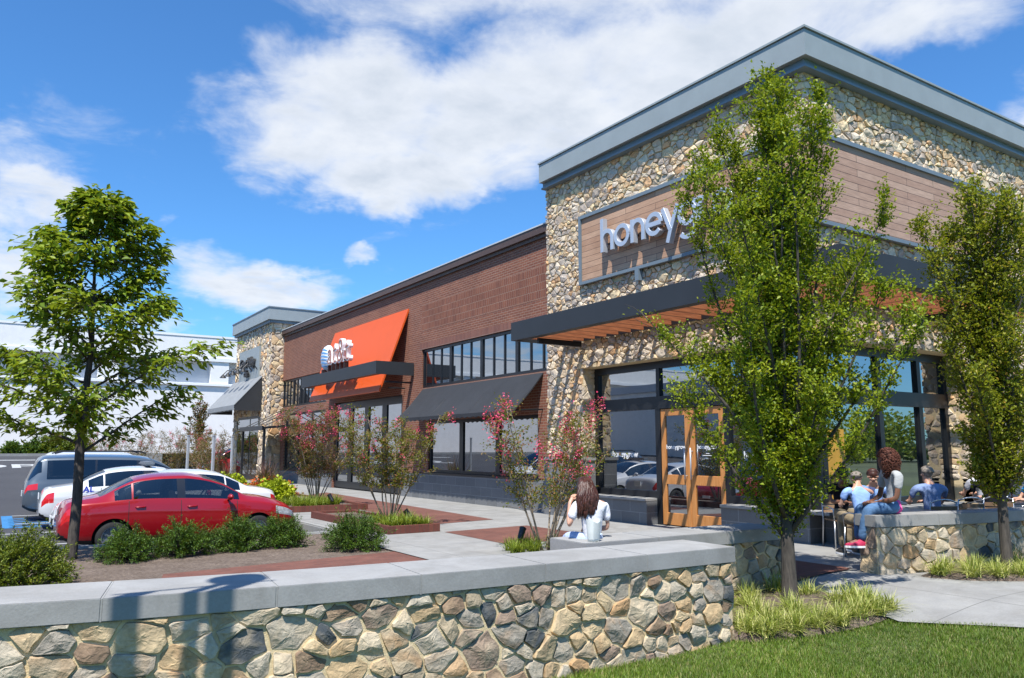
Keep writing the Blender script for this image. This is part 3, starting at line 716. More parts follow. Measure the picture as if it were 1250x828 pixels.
b = MB(); b.box(XF+.02,GX-.01,12.68,14.66,.495,.553); b.box(XF+.02,GX-.01,8.24,10.62,.495,.553); b.box(GX-.005,SX,YS-.03,GY-.01,.495,.553); b.box(SX,24,YS-.12,YS+.2,.935,1.0)
bevel(P1('window_sill', b, M['cap']), .008)
for y in (9.25,): 
    b = MB(); b.box(GX+.9-.93,GX-.005,8.93,9.4,.72,1.95); P1('amber_menu_panel', b, M['amber'])
b = MB(); b.box(12.34,12.85,GY-.03,GY-.006,.72,1.95); P1('amber_menu_panel', b, M['amber'])
# doors
for y0, y1, hy in ((11.70,12.52,11.78),(10.77,11.685,11.61)):
    dw = MB(); X0, X1 = GX-.05, GX+.02
    s_ = .125
    dw.box(X0,X1,y0,y0+s_,.02,2.45); dw.box(X0,X1,y1-s_,y1,.02,2.45)
    for z0,z1 in ((2.30,2.45),(.86,1.06),(.02,.27)): dw.box(X0+.002,X1-.002,y0+s_,y1-s_,z0,z1)
    D = P1('door', dw, M['doorwood']); bevel(D, .006, 1)
    for z0,z1 in ((1.06,2.30),(.27,.86)):
        g = MB(); g.box(GX-.02,GX-.005,y0+s_,y1-s_,z0,z1); g.build('door_pane', M['glass'], D)
    h = MB(); h.tube([(GX-.12,hy,.98),(GX-.12,hy,1.62)], .016, 10)
    for z in (1.05,1.55): h.tube([(GX-.12,hy,z),(GX-.04,hy,z)], .01, 8)
    h.build('door_handle', M['silver'], D, True)
    place_text('door_lettering', 'honeygrow', .125, .003, M['white'], D, M_front(GX-.026, (y0+y1)/2, 1.60), .003, 'CENTER')
    ln = MB()
    if y0 < 11:
        for z,w in ((1.50,.09),(1.46,.30)): ln.box(GX-.026,GX-.023,(y0+y1)/2-w/2,(y0+y1)/2+w/2,z,z+.014)
        ln.build('hours_line', M['white'], D)
for (y,z) in ((13.75,1.42),(9.9,1.42)):
    o = place_text('window_lettering', 'honeygrow', .19, .003, M['white'], B1, M_front(GX-.004, y, z), .004, 'CENTER'); o.matrix_parent_inverse = Matrix.Translation(B1.location).inverted()
# pergola canopy
PX, PY = 10.05, 6.68
pf = MB(); pf.box(PX,PX+.08,PY,15.4,4.12,4.55); pf.box(PX+.081,17.0,PY,PY+.08,4.12,4.55); pf.box(PX+.081,XF-.07,15.28,15.399,4.12,4.30)
pf.box(PX+.08,PX+.25,PY+.08,15.28,4.13,4.17); pf.box(PX+.25,17.0,PY+.08,PY+.25,4.13,4.17)
P1('canopy_fascia', pf, M['charcoal'])
pb = MB(); pb.box(XF-.10,XF-.065,PY+1.6,15.27,4.14,4.30); pb.box(XF-.10,17.0,YS-.10,YS-.065,4.14,4.30)
pb.box(PX+.26,XF-.105,14.62,14.70,4.0,4.125); pb.box(14.7,14.78,PY+.26,YS-.105,4.0,4.125)
P1('canopy_beam', pb, M['black'])
for k in range(20):
    y = 14.98-k*.415
    if y < PY+.4: break
    s_ = MB(); s_.box(PX+.1,XF-.105 if y > YS-.2 else XF-.3,y-.03,y+.03,4.14,4.28); P1('canopy_slat', s_, M['slat'])
for k in range(13):
    x = XF+.1+k*.415; s_ = MB(); s_.box(x-.03,x+.03,PY+.1,YS-.105,4.14,4.28); P1('canopy_slat', s_, M['slat'])
# sign band wrapping the corner
S1 = thing('shop_sign', 'timber board sign with raised silver lettering wrapped round the stone building corner', 'sign', (XF,YS,5.5))
def PS(S, name, mb, mat, smooth=False):
    o = mb.build(name, mat, S, smooth); o.matrix_parent_inverse = Matrix.Translation(S.location).inverted(); return o
b = MB(); b.box(XF-.075,XF-.005,YS-.075,14.60,5.57,7.12); PS(S1, 'board_panel', b, M['cedar_y'])
b = MB(); b.box(XF,18.2,YS-.075,YS-.005,5.57,7.12); PS(S1, 'board_panel', b, M['cedar_x'])
b = MB(); 
for z0,z1 in ((5.50,5.57),(7.12,7.20)):
    b.box(XF-.12,XF-.005,YS-.12,14.68,z0,z1); b.box(XF-.004,18.28,YS-.12,YS-.005,z0,z1)
b.box(XF-.12,XF-.005,14.60,14.68,5.571,7.119); b.box(18.2,18.28,YS-.12,YS-.005,5.571,7.119); b.box(XF-.14,XF-.02,12.55,12.67,5.25,5.52)
PS(S1, 'panel_frame', b, M['cornice_dk'])
lt, w_ = geo_text('honeygrow', .52, .10, lambda u,v,d: (XF-.075-d, 13.64-u, 6.06+v), .09, .22, .03)
o = PS(S1, 'lettering', lt, M['silver']); bevel(o, .006, 1)
b = MB()
for k in range(9):
    b.box(XF-.17,XF-.07,13.5-k*.46,13.53-k*.46,6.25,6.28)
PS(S1, 'letter_pin', b, M['black'])

# ================= brick building =================
XB = 11.95
B2 = thing('brick_shop_building', 'long red brick shop building with black awning and strip windows', 'building', (XB,16.2,0))
def P2(name, mb, mats, smooth=False):
    o = mb.build(name, mats, B2, smooth); o.matrix_parent_inverse = Matrix.Translation(B2.location).inverted(); return o
ops = [(16.0,23.85,3.62,4.93),(17.0,23.3,.83,2.5),(25.3,31.9,-.2,3.5),(33.0,39.3,3.62,4.98),(33.0,38.7,.6,3.3)]
w = MB(); wall_with_openings(w, XB, 16.0, 39.3, -.2, 7.3, ops, .16); P2('brick_wall', w, M['brick'])
w = MB()
for (y0,y1,z0,z1) in ((16.45,23.9,5.55,6.45),):
    w.add([(XB-.004,y0,z0),(XB-.004,y1,z0),(XB-.004,y1,z1),(XB-.004,y0,z1)],[(0,1,2,3)])
P2('patterned_brick_panel', w, M['brick_panel'])
w = MB()
w.add([(XB-.006,16.2,4.93),(XB-.006,24.0,4.93),(XB-.006,24.0,5.15),(XB-.006,16.2,5.15)],[(0,1,2,3)])
P2('soldier_course', w, M['brick_soldier'])
b = MB(); b.box(XB+.17,34,16.2,39.3,-.2,7.28); P2('wall_core', b, M['frame'])
b = MB(); b.box(XB-.15,34,16.2,39.3,7.3,7.5); b.box(XB-.07,XB+.16,16.2,39.3,7.2,7.3); P2('coping', b, M['coping'])
b = MB(); b.box(XB-.17,XB+.2,16.2,39.3,7.503,7.54); P2('coping_flashing', b, M['flash'])
b = MB(); b.box(XB-.07,XB-.005,16.2,25.2,-.2,.79); b.box(XB-.07,XB-.005,32.0,39.3,-.2,.56); P2('block_plinth', b, M['block'])
b = MB(); b.box(XB-.09,XB+.1,16.9,23.4,.79,.84); P2('window_sill', b, M['frame'])
fr = MB()
def strip(y0,y1,z0,z1,n,sub,tag_, X=XB+.09, th=.07, head=.09):
    fr.box(X-.03,X+.06,y0,y1,z1-head,z1-.002); fr.box(X-.03,X+.06,y0,y1,z0+.002,z0+head)
    W = (y1-y0)/n
    for i in range(n+1): fr.box(X-.032,X+.06,max(y0+.001,y0+i*W-th),min(y1-.001,y0+i*W+th),z0+head,z1-head)
    for i in range(n):
        a0 = y0+i*W+th; a1 = y0+(i+1)*W-th; q = (a1-a0)/sub
        for k in range(sub):
            if k: fr.box(X-.02,X+.05,a0+k*q-.028,a0+k*q+.028,z0+head,z1-head)
            g = MB(); g.box(X+.01,X+.03,a0+k*q+.02,a0+(k+1)*q-.02,z0+head-.01,z1-head+.01); P2('window_pane', g, M['glass'])
strip(16.2,23.84,3.62,4.93,4,3,'u'); strip(17.0,23.3,.85,2.5,3,1,'l',th=.11); strip(33.0,39.28,3.62,4.98,4,3,'v'); strip(33,38.7,.6,3.3,3,1,'w')
strip(25.3,31.9,.05,3.45,4,1,'d',th=.2,head=.25)
P2('window_frame', fr, M['frame'])
def awning(y0,y1,zt,zb,xw,xo,drop,mat,n=10, sag=.05):
    mb = MB(); vs = []; fs = []
    for i in range(n+1):
        t = i/n; x = xw+(xo-xw)*t; z = zt+(zb-zt)*t - sag*sin(pi*t)
        vs += [(x,y0,z),(x,y1,z),(x+.02,y0,z-.025),(x+.02,y1,z-.025)]
    for i in range(n):
        a = i*4; c_ = a+4; fs += [(a,a+1,c_+1,c_),(a+2,c_+2,c_+3,a+3),(a,c_,c_+2,a+2),(a+1,a+3,c_+3,c_+1)]
    mb.add(vs,fs)
    k = int((y1-y0)/.28)                               # scalloped valance
    for j in range(k):
        a0 = y0+(y1-y0)*j/k; a1 = y0+(y1-y0)*(j+1)/k
        mb.add([(xo,a0,zb),(xo,a1,zb),(xo,a1,zb-drop),(xo,(a0*.75+a1*.25),zb-drop*1.25),(xo,(a0+a1)/2,zb-drop*1.32),(xo,(a0*.25+a1*.75),zb-drop*1.25),(xo,a0,zb-drop)],[tuple(range(7))])
    return mb
P2('awning', awning(16.75,23.7,3.58,2.58,XB-.02,XB-.95,.10,M['awning']), M['awning'])
b = MB()
for y in (16.8,19.1,21.4,23.65):
    b.tube([(XB,y,2.62),(XB-.93,y,2.58)], .02, 6); b.tube([(XB,y,3.5),(XB-.93,y,2.58)], .018, 6)
b.tube([(XB-.93,16.76,2.57),(XB-.93,23.69,2.57)], .02, 6); P2('awning_bracket', b, M['black'])
# small steel entrance canopy hung on rods
b = MB(); b.obox((10.95,37.2,2.62),(1.0,0,.10),(0,1.9,0),(-.006,0,.05)); b.box(9.9,9.98,35.3,39.1,2.42,2.62)
b.box(10.0,10.1,35.4,35.5,0,2.5); b.box(10.0,10.1,38.95,39.05,0,2.5)
for y in (35.6,36.8,37.9,38.9): b.tube([(10.1,y,2.62),(XB,y,3.55)], .022, 6)
P2('entrance_canopy', b, M['black'])

# phone shop sign
S2 = thing('shop_sign', 'tilted orange panel sign behind a black canopy with white letters and a blue striped globe', 'sign', (XB,28.4,3.5))
b = MB(); xt, xb_, zt_, zb_ = XB-.03, 10.87, 6.50, 3.56
vs = [(xt,24.9,zt_),(xt,32.06,zt_),(xb_,32.06,zb_),(xb_,24.9,zb_)]; q = [(x+.05,y,z-.03) for x,y,z in vs]
b.add(vs+q, [(0,1,2,3),(7,6,5,4),(0,3,7,4),(1,5,6,2),(3,2,6,7),(0,4,5,1)]); PS(S2, 'orange_panel', b, M['orange'])
b = MB(); b.box(10.53,10.62,24.4,32.05,4.09,4.53); b.box(10.621,XB-.02,24.4,24.48,4.09,4.53); b.box(10.621,XB-.02,31.97,32.05,4.09,4.53); b.box(10.62,10.80,24.48,31.97,4.10,4.14)
PS(S2, 'canopy_band', b, M['charcoal'])
b = MB(); b.tube([(10.95,24.6,3.86),(XB-.02,24.6,3.86)],.03,6); b.tube([(11.3,25.1,3.7),(XB-.02,25.1,3.7)],.025,6); PS(S2, 'canopy_strut', b, M['black'])
gb = MB(); gc = Vector((10.78,29.85,5.14))
gb.lathe([(0.0,.16),(.30,.13),(.46,.06),(.52,-.03),(.52,-.10),(0,-.10)], 36, Matrix.Translation(gc) @ Matrix(((0,0,-1,0),(1,0,0,0),(0,1,0,0),(0,0,0,1)))); o = PS(S2, 'globe_logo', gb, M['white'], True); auto_smooth(o, 40)
bl = MB()
def gsurf(u,v,e=.012):
    r = math.hypot(u,v); h = cr([(0,.16),(.30,.13),(.46,.06),(.52,-.03)], r)+e; return (gc.x-h, gc.y-u, gc.z+v)
for k, v0 in enumerate((.33,.20,.07,-.06,-.19,-.32)):
    hw = sqrt(max(.01,.47**2-v0*v0)); n = 14; vs = []; fs = []
    for i in range(n+1):
        u = -hw+2*hw*i/n; th = .048*sin(pi*min(1,max(0,(i+.6)/(n+1.2))))*(.75+.5*i/n)
        vv = v0+.05*sin(pi*i/n+.6)-.03
        vs += [gsurf(u,vv-th/1.6), gsurf(u,vv+th/1.6)]
    for i in range(n): fs.append((2*i,2*i+2,2*i+3,2*i+1))
    bl.add(vs,fs)
M['globe_blue'] = simple('globe_blue', (.10,.33,.68), .35)
PS(S2, 'globe_stripes', bl, M['globe_blue'])
M['letter_face'] = simple('letter_face', (.33,.12,.075), .5)
me = place_text('lettering', 'at&t', 1.28, .16, M['white'], S2, M_front(10.62, 29.10, 4.80), .020, 'LEFT', 1.12, .90)
mf = place_text('letter_face', 'at&t', 1.28, .02, M['letter_face'], S2, M_front(10.535, 29.10, 4.80), -.022, 'LEFT', 1.12, .90); mf.matrix_parent_inverse = Matrix.Translation(S2.location).inverted(); me.matrix_parent_inverse = Matrix.Translation(S2.location).inverted()
b = MB()
for k in range(5): b.box(10.55,10.72,27.35+k*.42,27.40+k*.42,4.53,4.86)
b.box(10.60,10.8,29.8,29.9,4.53,4.68); PS(S2, 'letter_post', b, M['black'])

# ================= far stone building =================
XC, YC, YC1 = 11.30, 39.3, 46.0
B3 = thing('stone_cafe_building', 'distant fieldstone building with slanted grey awning at the far end of the row', 'building', (XC,YC,0))
def P3(name, mb, mats, smooth=False):
    o = mb.build(name, mats, B3, smooth); o.matrix_parent_inverse = Matrix.Translation(B3.location).inverted(); return o
b = MB(); b.box(XC+.02,34,YC+.02,YC1,-.2,8.1); P3('wall', b, M['mortar'])
st = MB()
cells = stone_cells(0, YC1-YC, 0, 8.02, .36, .03, [(1.6,YC1-YC-.9,-1,3.3),(1.75,5.65,5.15,6.9)], seed=201, stretch=1.15)
stones_mesh(st, cells, lambda u,v,h: (XC-h, YC+u, v), .06, .012, rings=((1,-.03),(1,.6),(.85,1.0)), seed=8)
cells = stone_cells(0, 1.6, 0, 8.02, .36, .03, seed=203, stretch=1.15); stones_mesh(st, cells, lambda u,v,h: (XC+u, YC-h, v), .05, .01, rings=((1,-.03),(1,.6),(.85,1.0)), seed=9)
P3('fieldstone_facing', st, M['stone_far'])
b = MB(); b.box(XC-.25,14.5,YC-.25,YC1+.25,8.02,8.62); P3('cornice', b, M['cornice'])
b = MB(); b.box(XC-.15,14.4,YC-.15,YC1+.15,7.88,8.018); b.box(XC-.28,14.5,YC-.28,YC1+.28,8.622,8.68); P3('cornice_trim', b, M['cornice_dk'])
fr = MB(); fr.box(XC+.015,XC+.06,YC+1.6,YC1-.9,-.1,3.3)
g = MB(); g.box(XC-.005,XC+.012,YC+1.75,YC+3.1,.3,3.15); g.box(XC-.005,XC+.012,YC+3.3,YC1-1.05,.3,3.15); P3('window_frame', fr, M['frame']); P3('window_pane', g, M['glass'])
P3('awning', awning(40.4,46.2,5.30,3.78,XC-.06,9.90,.22,M['awning_grey'],8,.0), M['awning_grey'])
b = MB()
for y in (40.42,46.15): b.add([(XC-.06,y,5.27),(9.92,y,3.76),(9.92,y,3.5),(XC-.06,y,3.5)],[(0,1,2,3)])
P3('awning_side', b, M['awning'])
for k in range(5):
    y = 41.3+k*1.05; b = MB(); b.tube([(XC,y,5.55),(XC-.25,y,5.9),(XC-.6,y,5.95),(XC-.82,y,5.7)], .03, 6); b.lathe([(.03,.0),(.07,-.05),(.19,-.2),(.17,-.2),(.02,-.05)], 12, Matrix.Translation((XC-.82,y,5.72))); P3('gooseneck_lamp', b, M['black'])
S3 = thing('shop_sign', 'small grey board sign with two rows of black letters on the distant stone building', 'sign', (XC,43,6))
b = MB(); b.box(XC-.1,XC-.005,41.05,44.95,5.15,6.9); PS(S3, 'board', b, M['cornice'])
o = place_text('lettering', 'Great Valley', .70, .10, M['letter_black'], S3, M_front(XC-.17,43.0,5.95), .012, 'CENTER', 1.0, .80); o.matrix_parent_inverse = Matrix.Translation(S3.location).inverted()
o = place_text('lettering', 'cafe', .5, .12, M['letter_black'], S3, M_front(XC-.2,43.0,5.42), .012, 'CENTER', 1.0, .9); o.matrix_parent_inverse = Matrix.Translation(S3.location).inverted()

# ================= white warehouse =================
YW = 76.0
B4 = thing('white_warehouse', 'huge plain white building with grey recessed band across the end of the parking lot', 'building', (0,YW,0))
def P4(name, mb, mats):
    o = mb.build(name, mats, B4); o.matrix_parent_inverse = Matrix.Translation(B4.location).inverted(); return o
b = MB(); b.box(-60,70,YW,YW+40,-.6,7.6); b.box(-60,70,YW+.9,YW+40,7.6,12.0)
P4('wall', b, M['warehouse'])
b = MB(); b.box(-60,70,YW-.05,YW+.9,9.7,11.8); P4('parapet', b, M['warehouse'])
b = MB(); b.box(-60,70,YW-.15,YW-.055,9.62,9.95); b.box(-60,70,YW-.1,YW+.9,11.82,12.02); b.box(-60,70,YW-.2,YW-.01,7.35,7.55); P4('ledge', b, M['ledge_white'])
b = MB(); b.box(-60,70,YW+.7,YW+.88,7.6,9.7); P4('recessed_band', b, M['warehouse_grey'])
b = MB()
for x in np.arange(-58,70,9.3): b.box(x,x+1.6,YW-.02,YW+.69,7.56,9.69)
P4('pilaster', b, M['warehouse'])
B5 = thing('white_warehouse', 'long pale building across the parking lot, mirrored in the shop windows', 'building', (-34,20,0))
b = MB(); b.box(-44,-34,-45,70,-.6,8.2); o = b.build('wall', M['warehouse'], B5); o.matrix_parent_inverse = Matrix.Translation(B5.location).inverted()
b = MB(); b.box(-33.95,-33.8,-45,70,7.6,8.4); o = b.build('parapet', M['warehouse_grey'], B5); o.matrix_parent_inverse = Matrix.Translation(B5.location).inverted()
b = MB(); b.box(-60,4.2,66.0,66.3,LOT+1,LOT+1.60); b.box(4.21,11,66,66.3,LOT-.2,LOT+1.60); tag(b.build('kerb', M['kerb']), kind='structure')
sheet('verge', [(-60,66.3),(40,66.3),(40,76),(-60,76)], LOT+1.56, M['mulch'])
def unit(a):
    return a/np.maximum(np.linalg.norm(a, axis=-1, keepdims=True), 1e-9)
def leaves_mesh(name, P, D, L, Wd, mat, parent, rg, up=.5, fold=.25, flat=False):
    """one folded pointed leaf (two faces) at each point P along direction D"""
    n = len(P); D = unit(D); L = np.broadcast_to(L,(n,)).astype(float); Wd = np.broadcast_to(Wd,(n,)).astype(float)
    nn = rg.normal(0,1,(n,3)); nn[:,2] = np.abs(nn[:,2])+up*2; nn = nn - D*(nn*D).sum(1,keepdims=True); nn = unit(nn); S = np.cross(D,nn)
    b = P; tip = P+D*L[:,None]-nn*(L*.12)[:,None]; mid = P+D*(L*.45)[:,None]
    l = mid+S*(Wd/2)[:,None]+nn*(Wd*fold)[:,None]; r = mid-S*(Wd/2)[:,None]+nn*(Wd*fold)[:,None]
    V = np.stack([b,l,tip,r],1).reshape(-1,3); i = np.arange(n)*4
    F = np.stack([np.stack([i,i+1,i+2],1), np.stack([i,i+2,i+3],1)],1).reshape(-1,3)
    return mesh_np(name, V, F, mat, parent)
def leaf_points(rg, segs, per, spread, leaf_dir_up=.2, jitter=.9):
    """segs: twig base/tip pairs (k,2,3) -> leaf bases and directions along the twigs"""
    A = np.repeat(segs[:,0],per,0); B = np.repeat(segs[:,1],per,0); t = rg.uniform(.12,1.03,len(A))[:,None]
    P = A+(B-A)*t+rg.normal(0,spread,(len(A),3)); d = unit(B-A)+rg.normal(0,jitter,(len(A),3)); d[:,2] += leaf_dir_up
    return P, d
def limb(mb, p0, d0, length, r0, r1, rg, bend=.12, up=.1, n=6):
    p = np.array(p0,float); d = unit(np.array(d0,float)); pts = [tuple(p)]
    for i in range(n):
        d = unit(d+rg.normal(0,bend,3)+np.array([0,0,up])); p = p+d*length/n; pts.append(tuple(p))
    mb.tube(pts, [r0+(r1-r0)*i/n for i in range(n+1)], 6); return pts
def hornbeam(name, label, loc, H, env, seed, leafmat_, nleaf, trunk_r, split=.95, nlimb=26, group=None, leaf=(.055,.036), barkm='bark', lean=(0,0), twig=(.16,.42), spires=()):
    """upright vase-shaped street tree; env(h, angle) gives the crown radius at height h"""
    rg = np.random.default_rng(seed); T = thing(name, label, 'tree', loc, group=group)
    mb = MB(); mb.tube([(0,0,-.15),(0,0,.02),(0.0,0,.12),(.01,.01,split*.6),(lean[0]*.3,lean[1]*.3,split*1.1),(lean[0],lean[1],H*.55),(lean[0],lean[1],H*.93)],[trunk_r*1.35,trunk_r*1.25,trunk_r*1.02,trunk_r*.92,trunk_r*.8,trunk_r*.36,.008],10)
    limbs = []; segs = []
    for i in range(nlimb):
        f = (i+.5)/nlimb; h0 = split+(H*.62-split)*f**1.3*rg.uniform(.75,1.1); a = i*2.399+rg.uniform(-.4,.4)
        tilt = radians(rg.uniform(12,30)*(1-.35*f)+(rg.uniform(6,20) if f < .4 else 0)); d = (sin(tilt)*cos(a), sin(tilt)*sin(a), cos(tilt))
        Lb = 0
        p = np.array([lean[0]*min(1,h0/(H*.55)),lean[1]*min(1,h0/(H*.55)),h0])
        for s in np.arange(.3,H,.15):                     # grow until it leaves the crown
            q = p+np.array(d)*s
            if q[2] > H*.985 or math.hypot(q[0],q[1]) > env(q[2],a)*.93+.02: break
            Lb = s
        if Lb < .4: Lb = .5
        pts = limb(mb, p, d, Lb, trunk_r*.36*(1-.55*f), .006, rg, .07, .05, 7); limbs.append(pts)
    for (a, tilt, Ls) in spires:
        a, tilt = radians(a), radians(tilt); limbs.append(limb(mb, (0,0,split+.3), (sin(tilt)*cos(a),sin(tilt)*sin(a),cos(tilt)), Ls, trunk_r*.34, .006, rg, .05, .06, 9))
    nsp = len(limbs)
    limbs.append([(lean[0]*min(1,z/(H*.55)),lean[1]*min(1,z/(H*.55)),z) for z in np.linspace(split*1.4,H*.97,9)])
    for pts in limbs:
        Pn = np.array(pts)
        for k in range(1,len(Pn)):
            for j in range(5 if k < len(Pn)-1 else 7):
                t = rg.uniform(0,1); p = Pn[k-1]+(Pn[k]-Pn[k-1])*t; a = rg.uniform(0,2*pi)
                d = unit(np.array([cos(a)*.9,sin(a)*.9,rg.uniform(.15,1.0)])+unit(Pn[k]-Pn[k-1])*.5)
                Lt = rg.uniform(*twig)*(.75+.25*min(1,p[2]/1.5)); q = p+d*Lt; rr = math.hypot(q[0],q[1]); e = env(q[2], atan2(q[1],q[0]))
                if (rr > e or q[2] > H*1.01) and rr < e+.35: 
                    q = p+d*Lt*.45
                segs.append((p,q)); mb.tube([p,(p+q)/2+rg.normal(0,.015,3),q],[.006,.004,.002],3,False)
    mb.build('trunk', M[barkm], T, True, fix=False)
    segs = np.array(segs); per = max(4,int(nleaf/len(segs)))
    P, d = leaf_points(rg, segs, per, .045, .15, .8)
    keep = rg.uniform(0,1,len(P)) < np.clip((P[:,2]-split*.55)/.9,.12,1); P, d = P[keep], d[keep]
    keep = np.array([math.hypot(p[0],p[1]) < env(p[2], atan2(p[1],p[0]))+.10 or rg.uniform() < .12 for p in P]); P, d = P[keep], d[keep]
    n = len(P); sc = rg.uniform(.65,1.25,n)
    leaves_mesh('crown', P, d, leaf[0]*sc, leaf[1]*sc, leafmat_, T, rg, .6)
    return T
def env_tab(tab, seed, amp=.22, side=0):
    rg = np.random.default_rng(seed); ph = rg.uniform(0,6.28,6)
    def f(h,a):
        r = cr(tab,h)
        return max(0.02, r*(1+side*cos(a+.58))*(1+amp*(.5*sin(2*a+ph[0]+h*.6)+.35*sin(3*a+ph[1]-h*1.3)+.35*sin(h*3.1+ph[2]+a)+.25*sin(5*a+h*2.3+ph[3]))))
    return f
hornbeam('hornbeam_tree', 'tall green upright tree growing out of the striped grass at the lawn corner', (7.72,6.02,ground_z(7.72)+.02), 6.5,
         env_tab([(.55,.12),(.8,.30),(1.2,.58),(1.7,.90),(2.4,1.22),(3.2,1.45),(4.0,1.50),(4.6,1.34),(5.1,1.10),(5.55,.84),(6.0,.55),(6.5,.14)],3,.22,.02), 21, M['hornleaf'], 82000, .088, .62, 34, leaf=(.048,.031), spires=((-33,20,3.9),(-20,26,3.3),(150,13,3.4),(100,11,4.4),(-80,9,4.7)))
hornbeam('hornbeam_tree', 'yellowing young tree with upright limbs standing in front of the terrace wall', (11.02,5.22,0.0), 5.35,
         env_tab([(.9,.2),(1.3,.45),(2.0,.78),(2.8,.95),(3.8,.97),(4.6,.78),(5.0,.5),(5.35,.1)],5,.24), 23, M['hornleaf2'], 42000, .07, .85, 27, leaf=(.050,.033))
def big_tree(name, label, loc, H, seed, tab, mat, nleaf, leaf, rtr, clear):
    """broad tree with layered, nearly level sprays"""
    rg = np.random.default_rng(seed); T = thing(name, label, 'tree', loc); env = env_tab(tab, seed, .42); mb = MB()
    tx = [(0,0,-.2),(0,0,.05),(.02,0,clear*.6),(.0,.02,clear*1.3),(.06,.0,H*.55),(.02,.04,H*.8),(.05,.02,H*.98)]
    mb.tube(tx,[rtr*1.4,rtr*1.1,rtr,rtr*.9,rtr*.55,rtr*.25,.008],10); segs = []
    nb = 34
    for i in range(nb):
        f = (i+.5)/nb; h0 = clear+(H*.95-clear)*f; a = i*2.399+rg.uniform(-.5,.5); e = env(h0+.25,a)
        tilt = radians(62-22*f+rg.uniform(-8,8)); d = (sin(tilt)*cos(a), sin(tilt)*sin(a), cos(tilt)); Lb = .25
        for s_ in np.arange(.3,3.2,.08):
            if s_*d[0]*s_*d[0]+s_*d[1]*s_*d[1] > (env(h0+s_*d[2]*.9,a)*.95)**2: break
            Lb = s_
        pts = np.array(limb(mb,(0.03,0.01,h0),d,Lb,max(.008,rtr*.34*(1-f*.6)),.005,rg,.09,-.02,6))
        for k in range(2,len(pts)):
            for j in range(5):
                p = pts[k-1]+(pts[k]-pts[k-1])*rg.uniform(0,1); aa = a+rg.choice([-1,1])*rg.uniform(.3,1.3)
                dd = unit(np.array([cos(aa),sin(aa),rg.uniform(-.25,.35)])); Lt = rg.uniform(.22,.55); q = p+dd*Lt
                if math.hypot(q[0],q[1]) > env(q[2],atan2(q[1],q[0]))*1.08: q = p+dd*Lt*.4
                segs.append((p,q)); mb.tube([p,q],[.006,.003],3,False)
        segs.append((pts[-2],pts[-1]))
    mb.build('trunk', M['bark'], T, True, fix=False)
    segs = np.array(segs); per = max(3,int(nleaf/len(segs))); P, d = leaf_points(rg, segs, per, .06, -.25, .75)
    kp = np.array([math.hypot(p[0],p[1]) < env(p[2],atan2(p[1],p[0]))+.12 for p in P]); P, d = P[kp], d[kp]
    d[:,2] *= .55; d[:,2] -= .18; sc = rg.uniform(.6,1.25,len(P))
    leaves_mesh('crown', P, d, leaf[0]*sc, leaf[1]*sc, mat, T, rg, .55, .18)
    return T
big_tree('shade_tree', 'large broad green tree beside the rear of the red car', (1.10,13.6,-.02), 5.75, 31,
         [(1.35,.6),(1.7,1.25),(2.3,1.65),(2.9,1.68),(3.3,1.5),(3.7,1.1),(4.2,.92),(4.7,.80),(5.15,.58),(5.5,.3),(5.7,.1)], M['mapleleaf'], 11500, (.145,.064), .072, 1.5)
def myrtle(label, loc, H, R, seed, leafm, nleaf, nfl, group, sparse=1.0, lowh=.7):
    rg = np.random.default_rng(seed); T = thing('crepe_myrtle', label, 'flowering shrub', loc, group=group); mb = MB(); segs = []; tips = []
    for i in range(11):
        a = i*2.4+rg.uniform(-.4,.4); tilt = radians(rg.uniform(5,33)); d = (sin(tilt)*cos(a), sin(tilt)*sin(a), cos(tilt))
        Lb = H*rg.uniform(.72,1.0); p0 = (cos(a)*.07, sin(a)*.07, -.03); pts = np.array(limb(mb,p0,d,Lb,.017,.004,rg,.06,.02,8))
        for k in range(3,len(pts)):
            for j in range(4):
                p = pts[k-1]+(pts[k]-pts[k-1])*rg.uniform(0,1)
                if p[2] < lowh*.8: continue
                aa = rg.uniform(0,2*pi); dd = unit(np.array([cos(aa),sin(aa),rg.uniform(.0,1.1)])); q = p+dd*rg.uniform(.16,.5)
                rr = math.hypot(q[0],q[1])
                if rr > R: q[:2] *= R/rr
                segs.append((p,q)); mb.tube([p,q],[.004,.002],3,False)
                if q[2] > H*.45: tips.append(q)
        tips.append(pts[-1])
    mb.build('stem', M['bark_pale'], T, True, fix=False)
    segs = np.array(segs); per = max(3,int(nleaf/len(segs))); P, d = leaf_points(rg, segs, per, .04, .1, .9); keep = P[:,2] > lowh; P,d = P[keep],d[keep]
    sc = rg.uniform(.6,1.2,len(P)); leaves_mesh('foliage', P, d, .052*sc, .034*sc, leafm, T, rg, .5)
    tips = np.array(tips); ht = tips[:,2]; pr = (ht/ht.max())**2.2; idx = rg.choice(len(tips), min(nfl,len(tips)), False, p=pr/pr.sum())
    C = np.repeat(tips[idx],60,0)+rg.normal(0,1,(len(idx)*60,3))*np.array([.05,.05,.08]); sc = rg.uniform(.6,1.2,len(C))
    leaves_mesh('blossom', C, rg.normal(0,1,C.shape), .034*sc, .034*sc, M['flower'], T, rg, .3)
    return T
g_ = 'flowering myrtles along the shop fronts'
myrtle('sparse pink flowering shrub beside the woman in the white shirt', (7.55,10.55,0), 2.5, 1.3, 41, M['myrtleleaf'], 5200, 32, g_)
myrtle('yellow green flowering shrub in the brick edged bed with a few pink blooms', (7.05,15.5,.1), 2.55, 1.3, 43, M['myrtleleaf'], 8000, 11, g_)
myrtle('reddish flowering shrub below the orange sign beside the lime green plant', (7.60,21.6,.1), 3.0, 1.4, 45, M['myrtleleaf2'], 9500, 34, g_)
g2 = 'reddish shrubs beyond the parked cars'
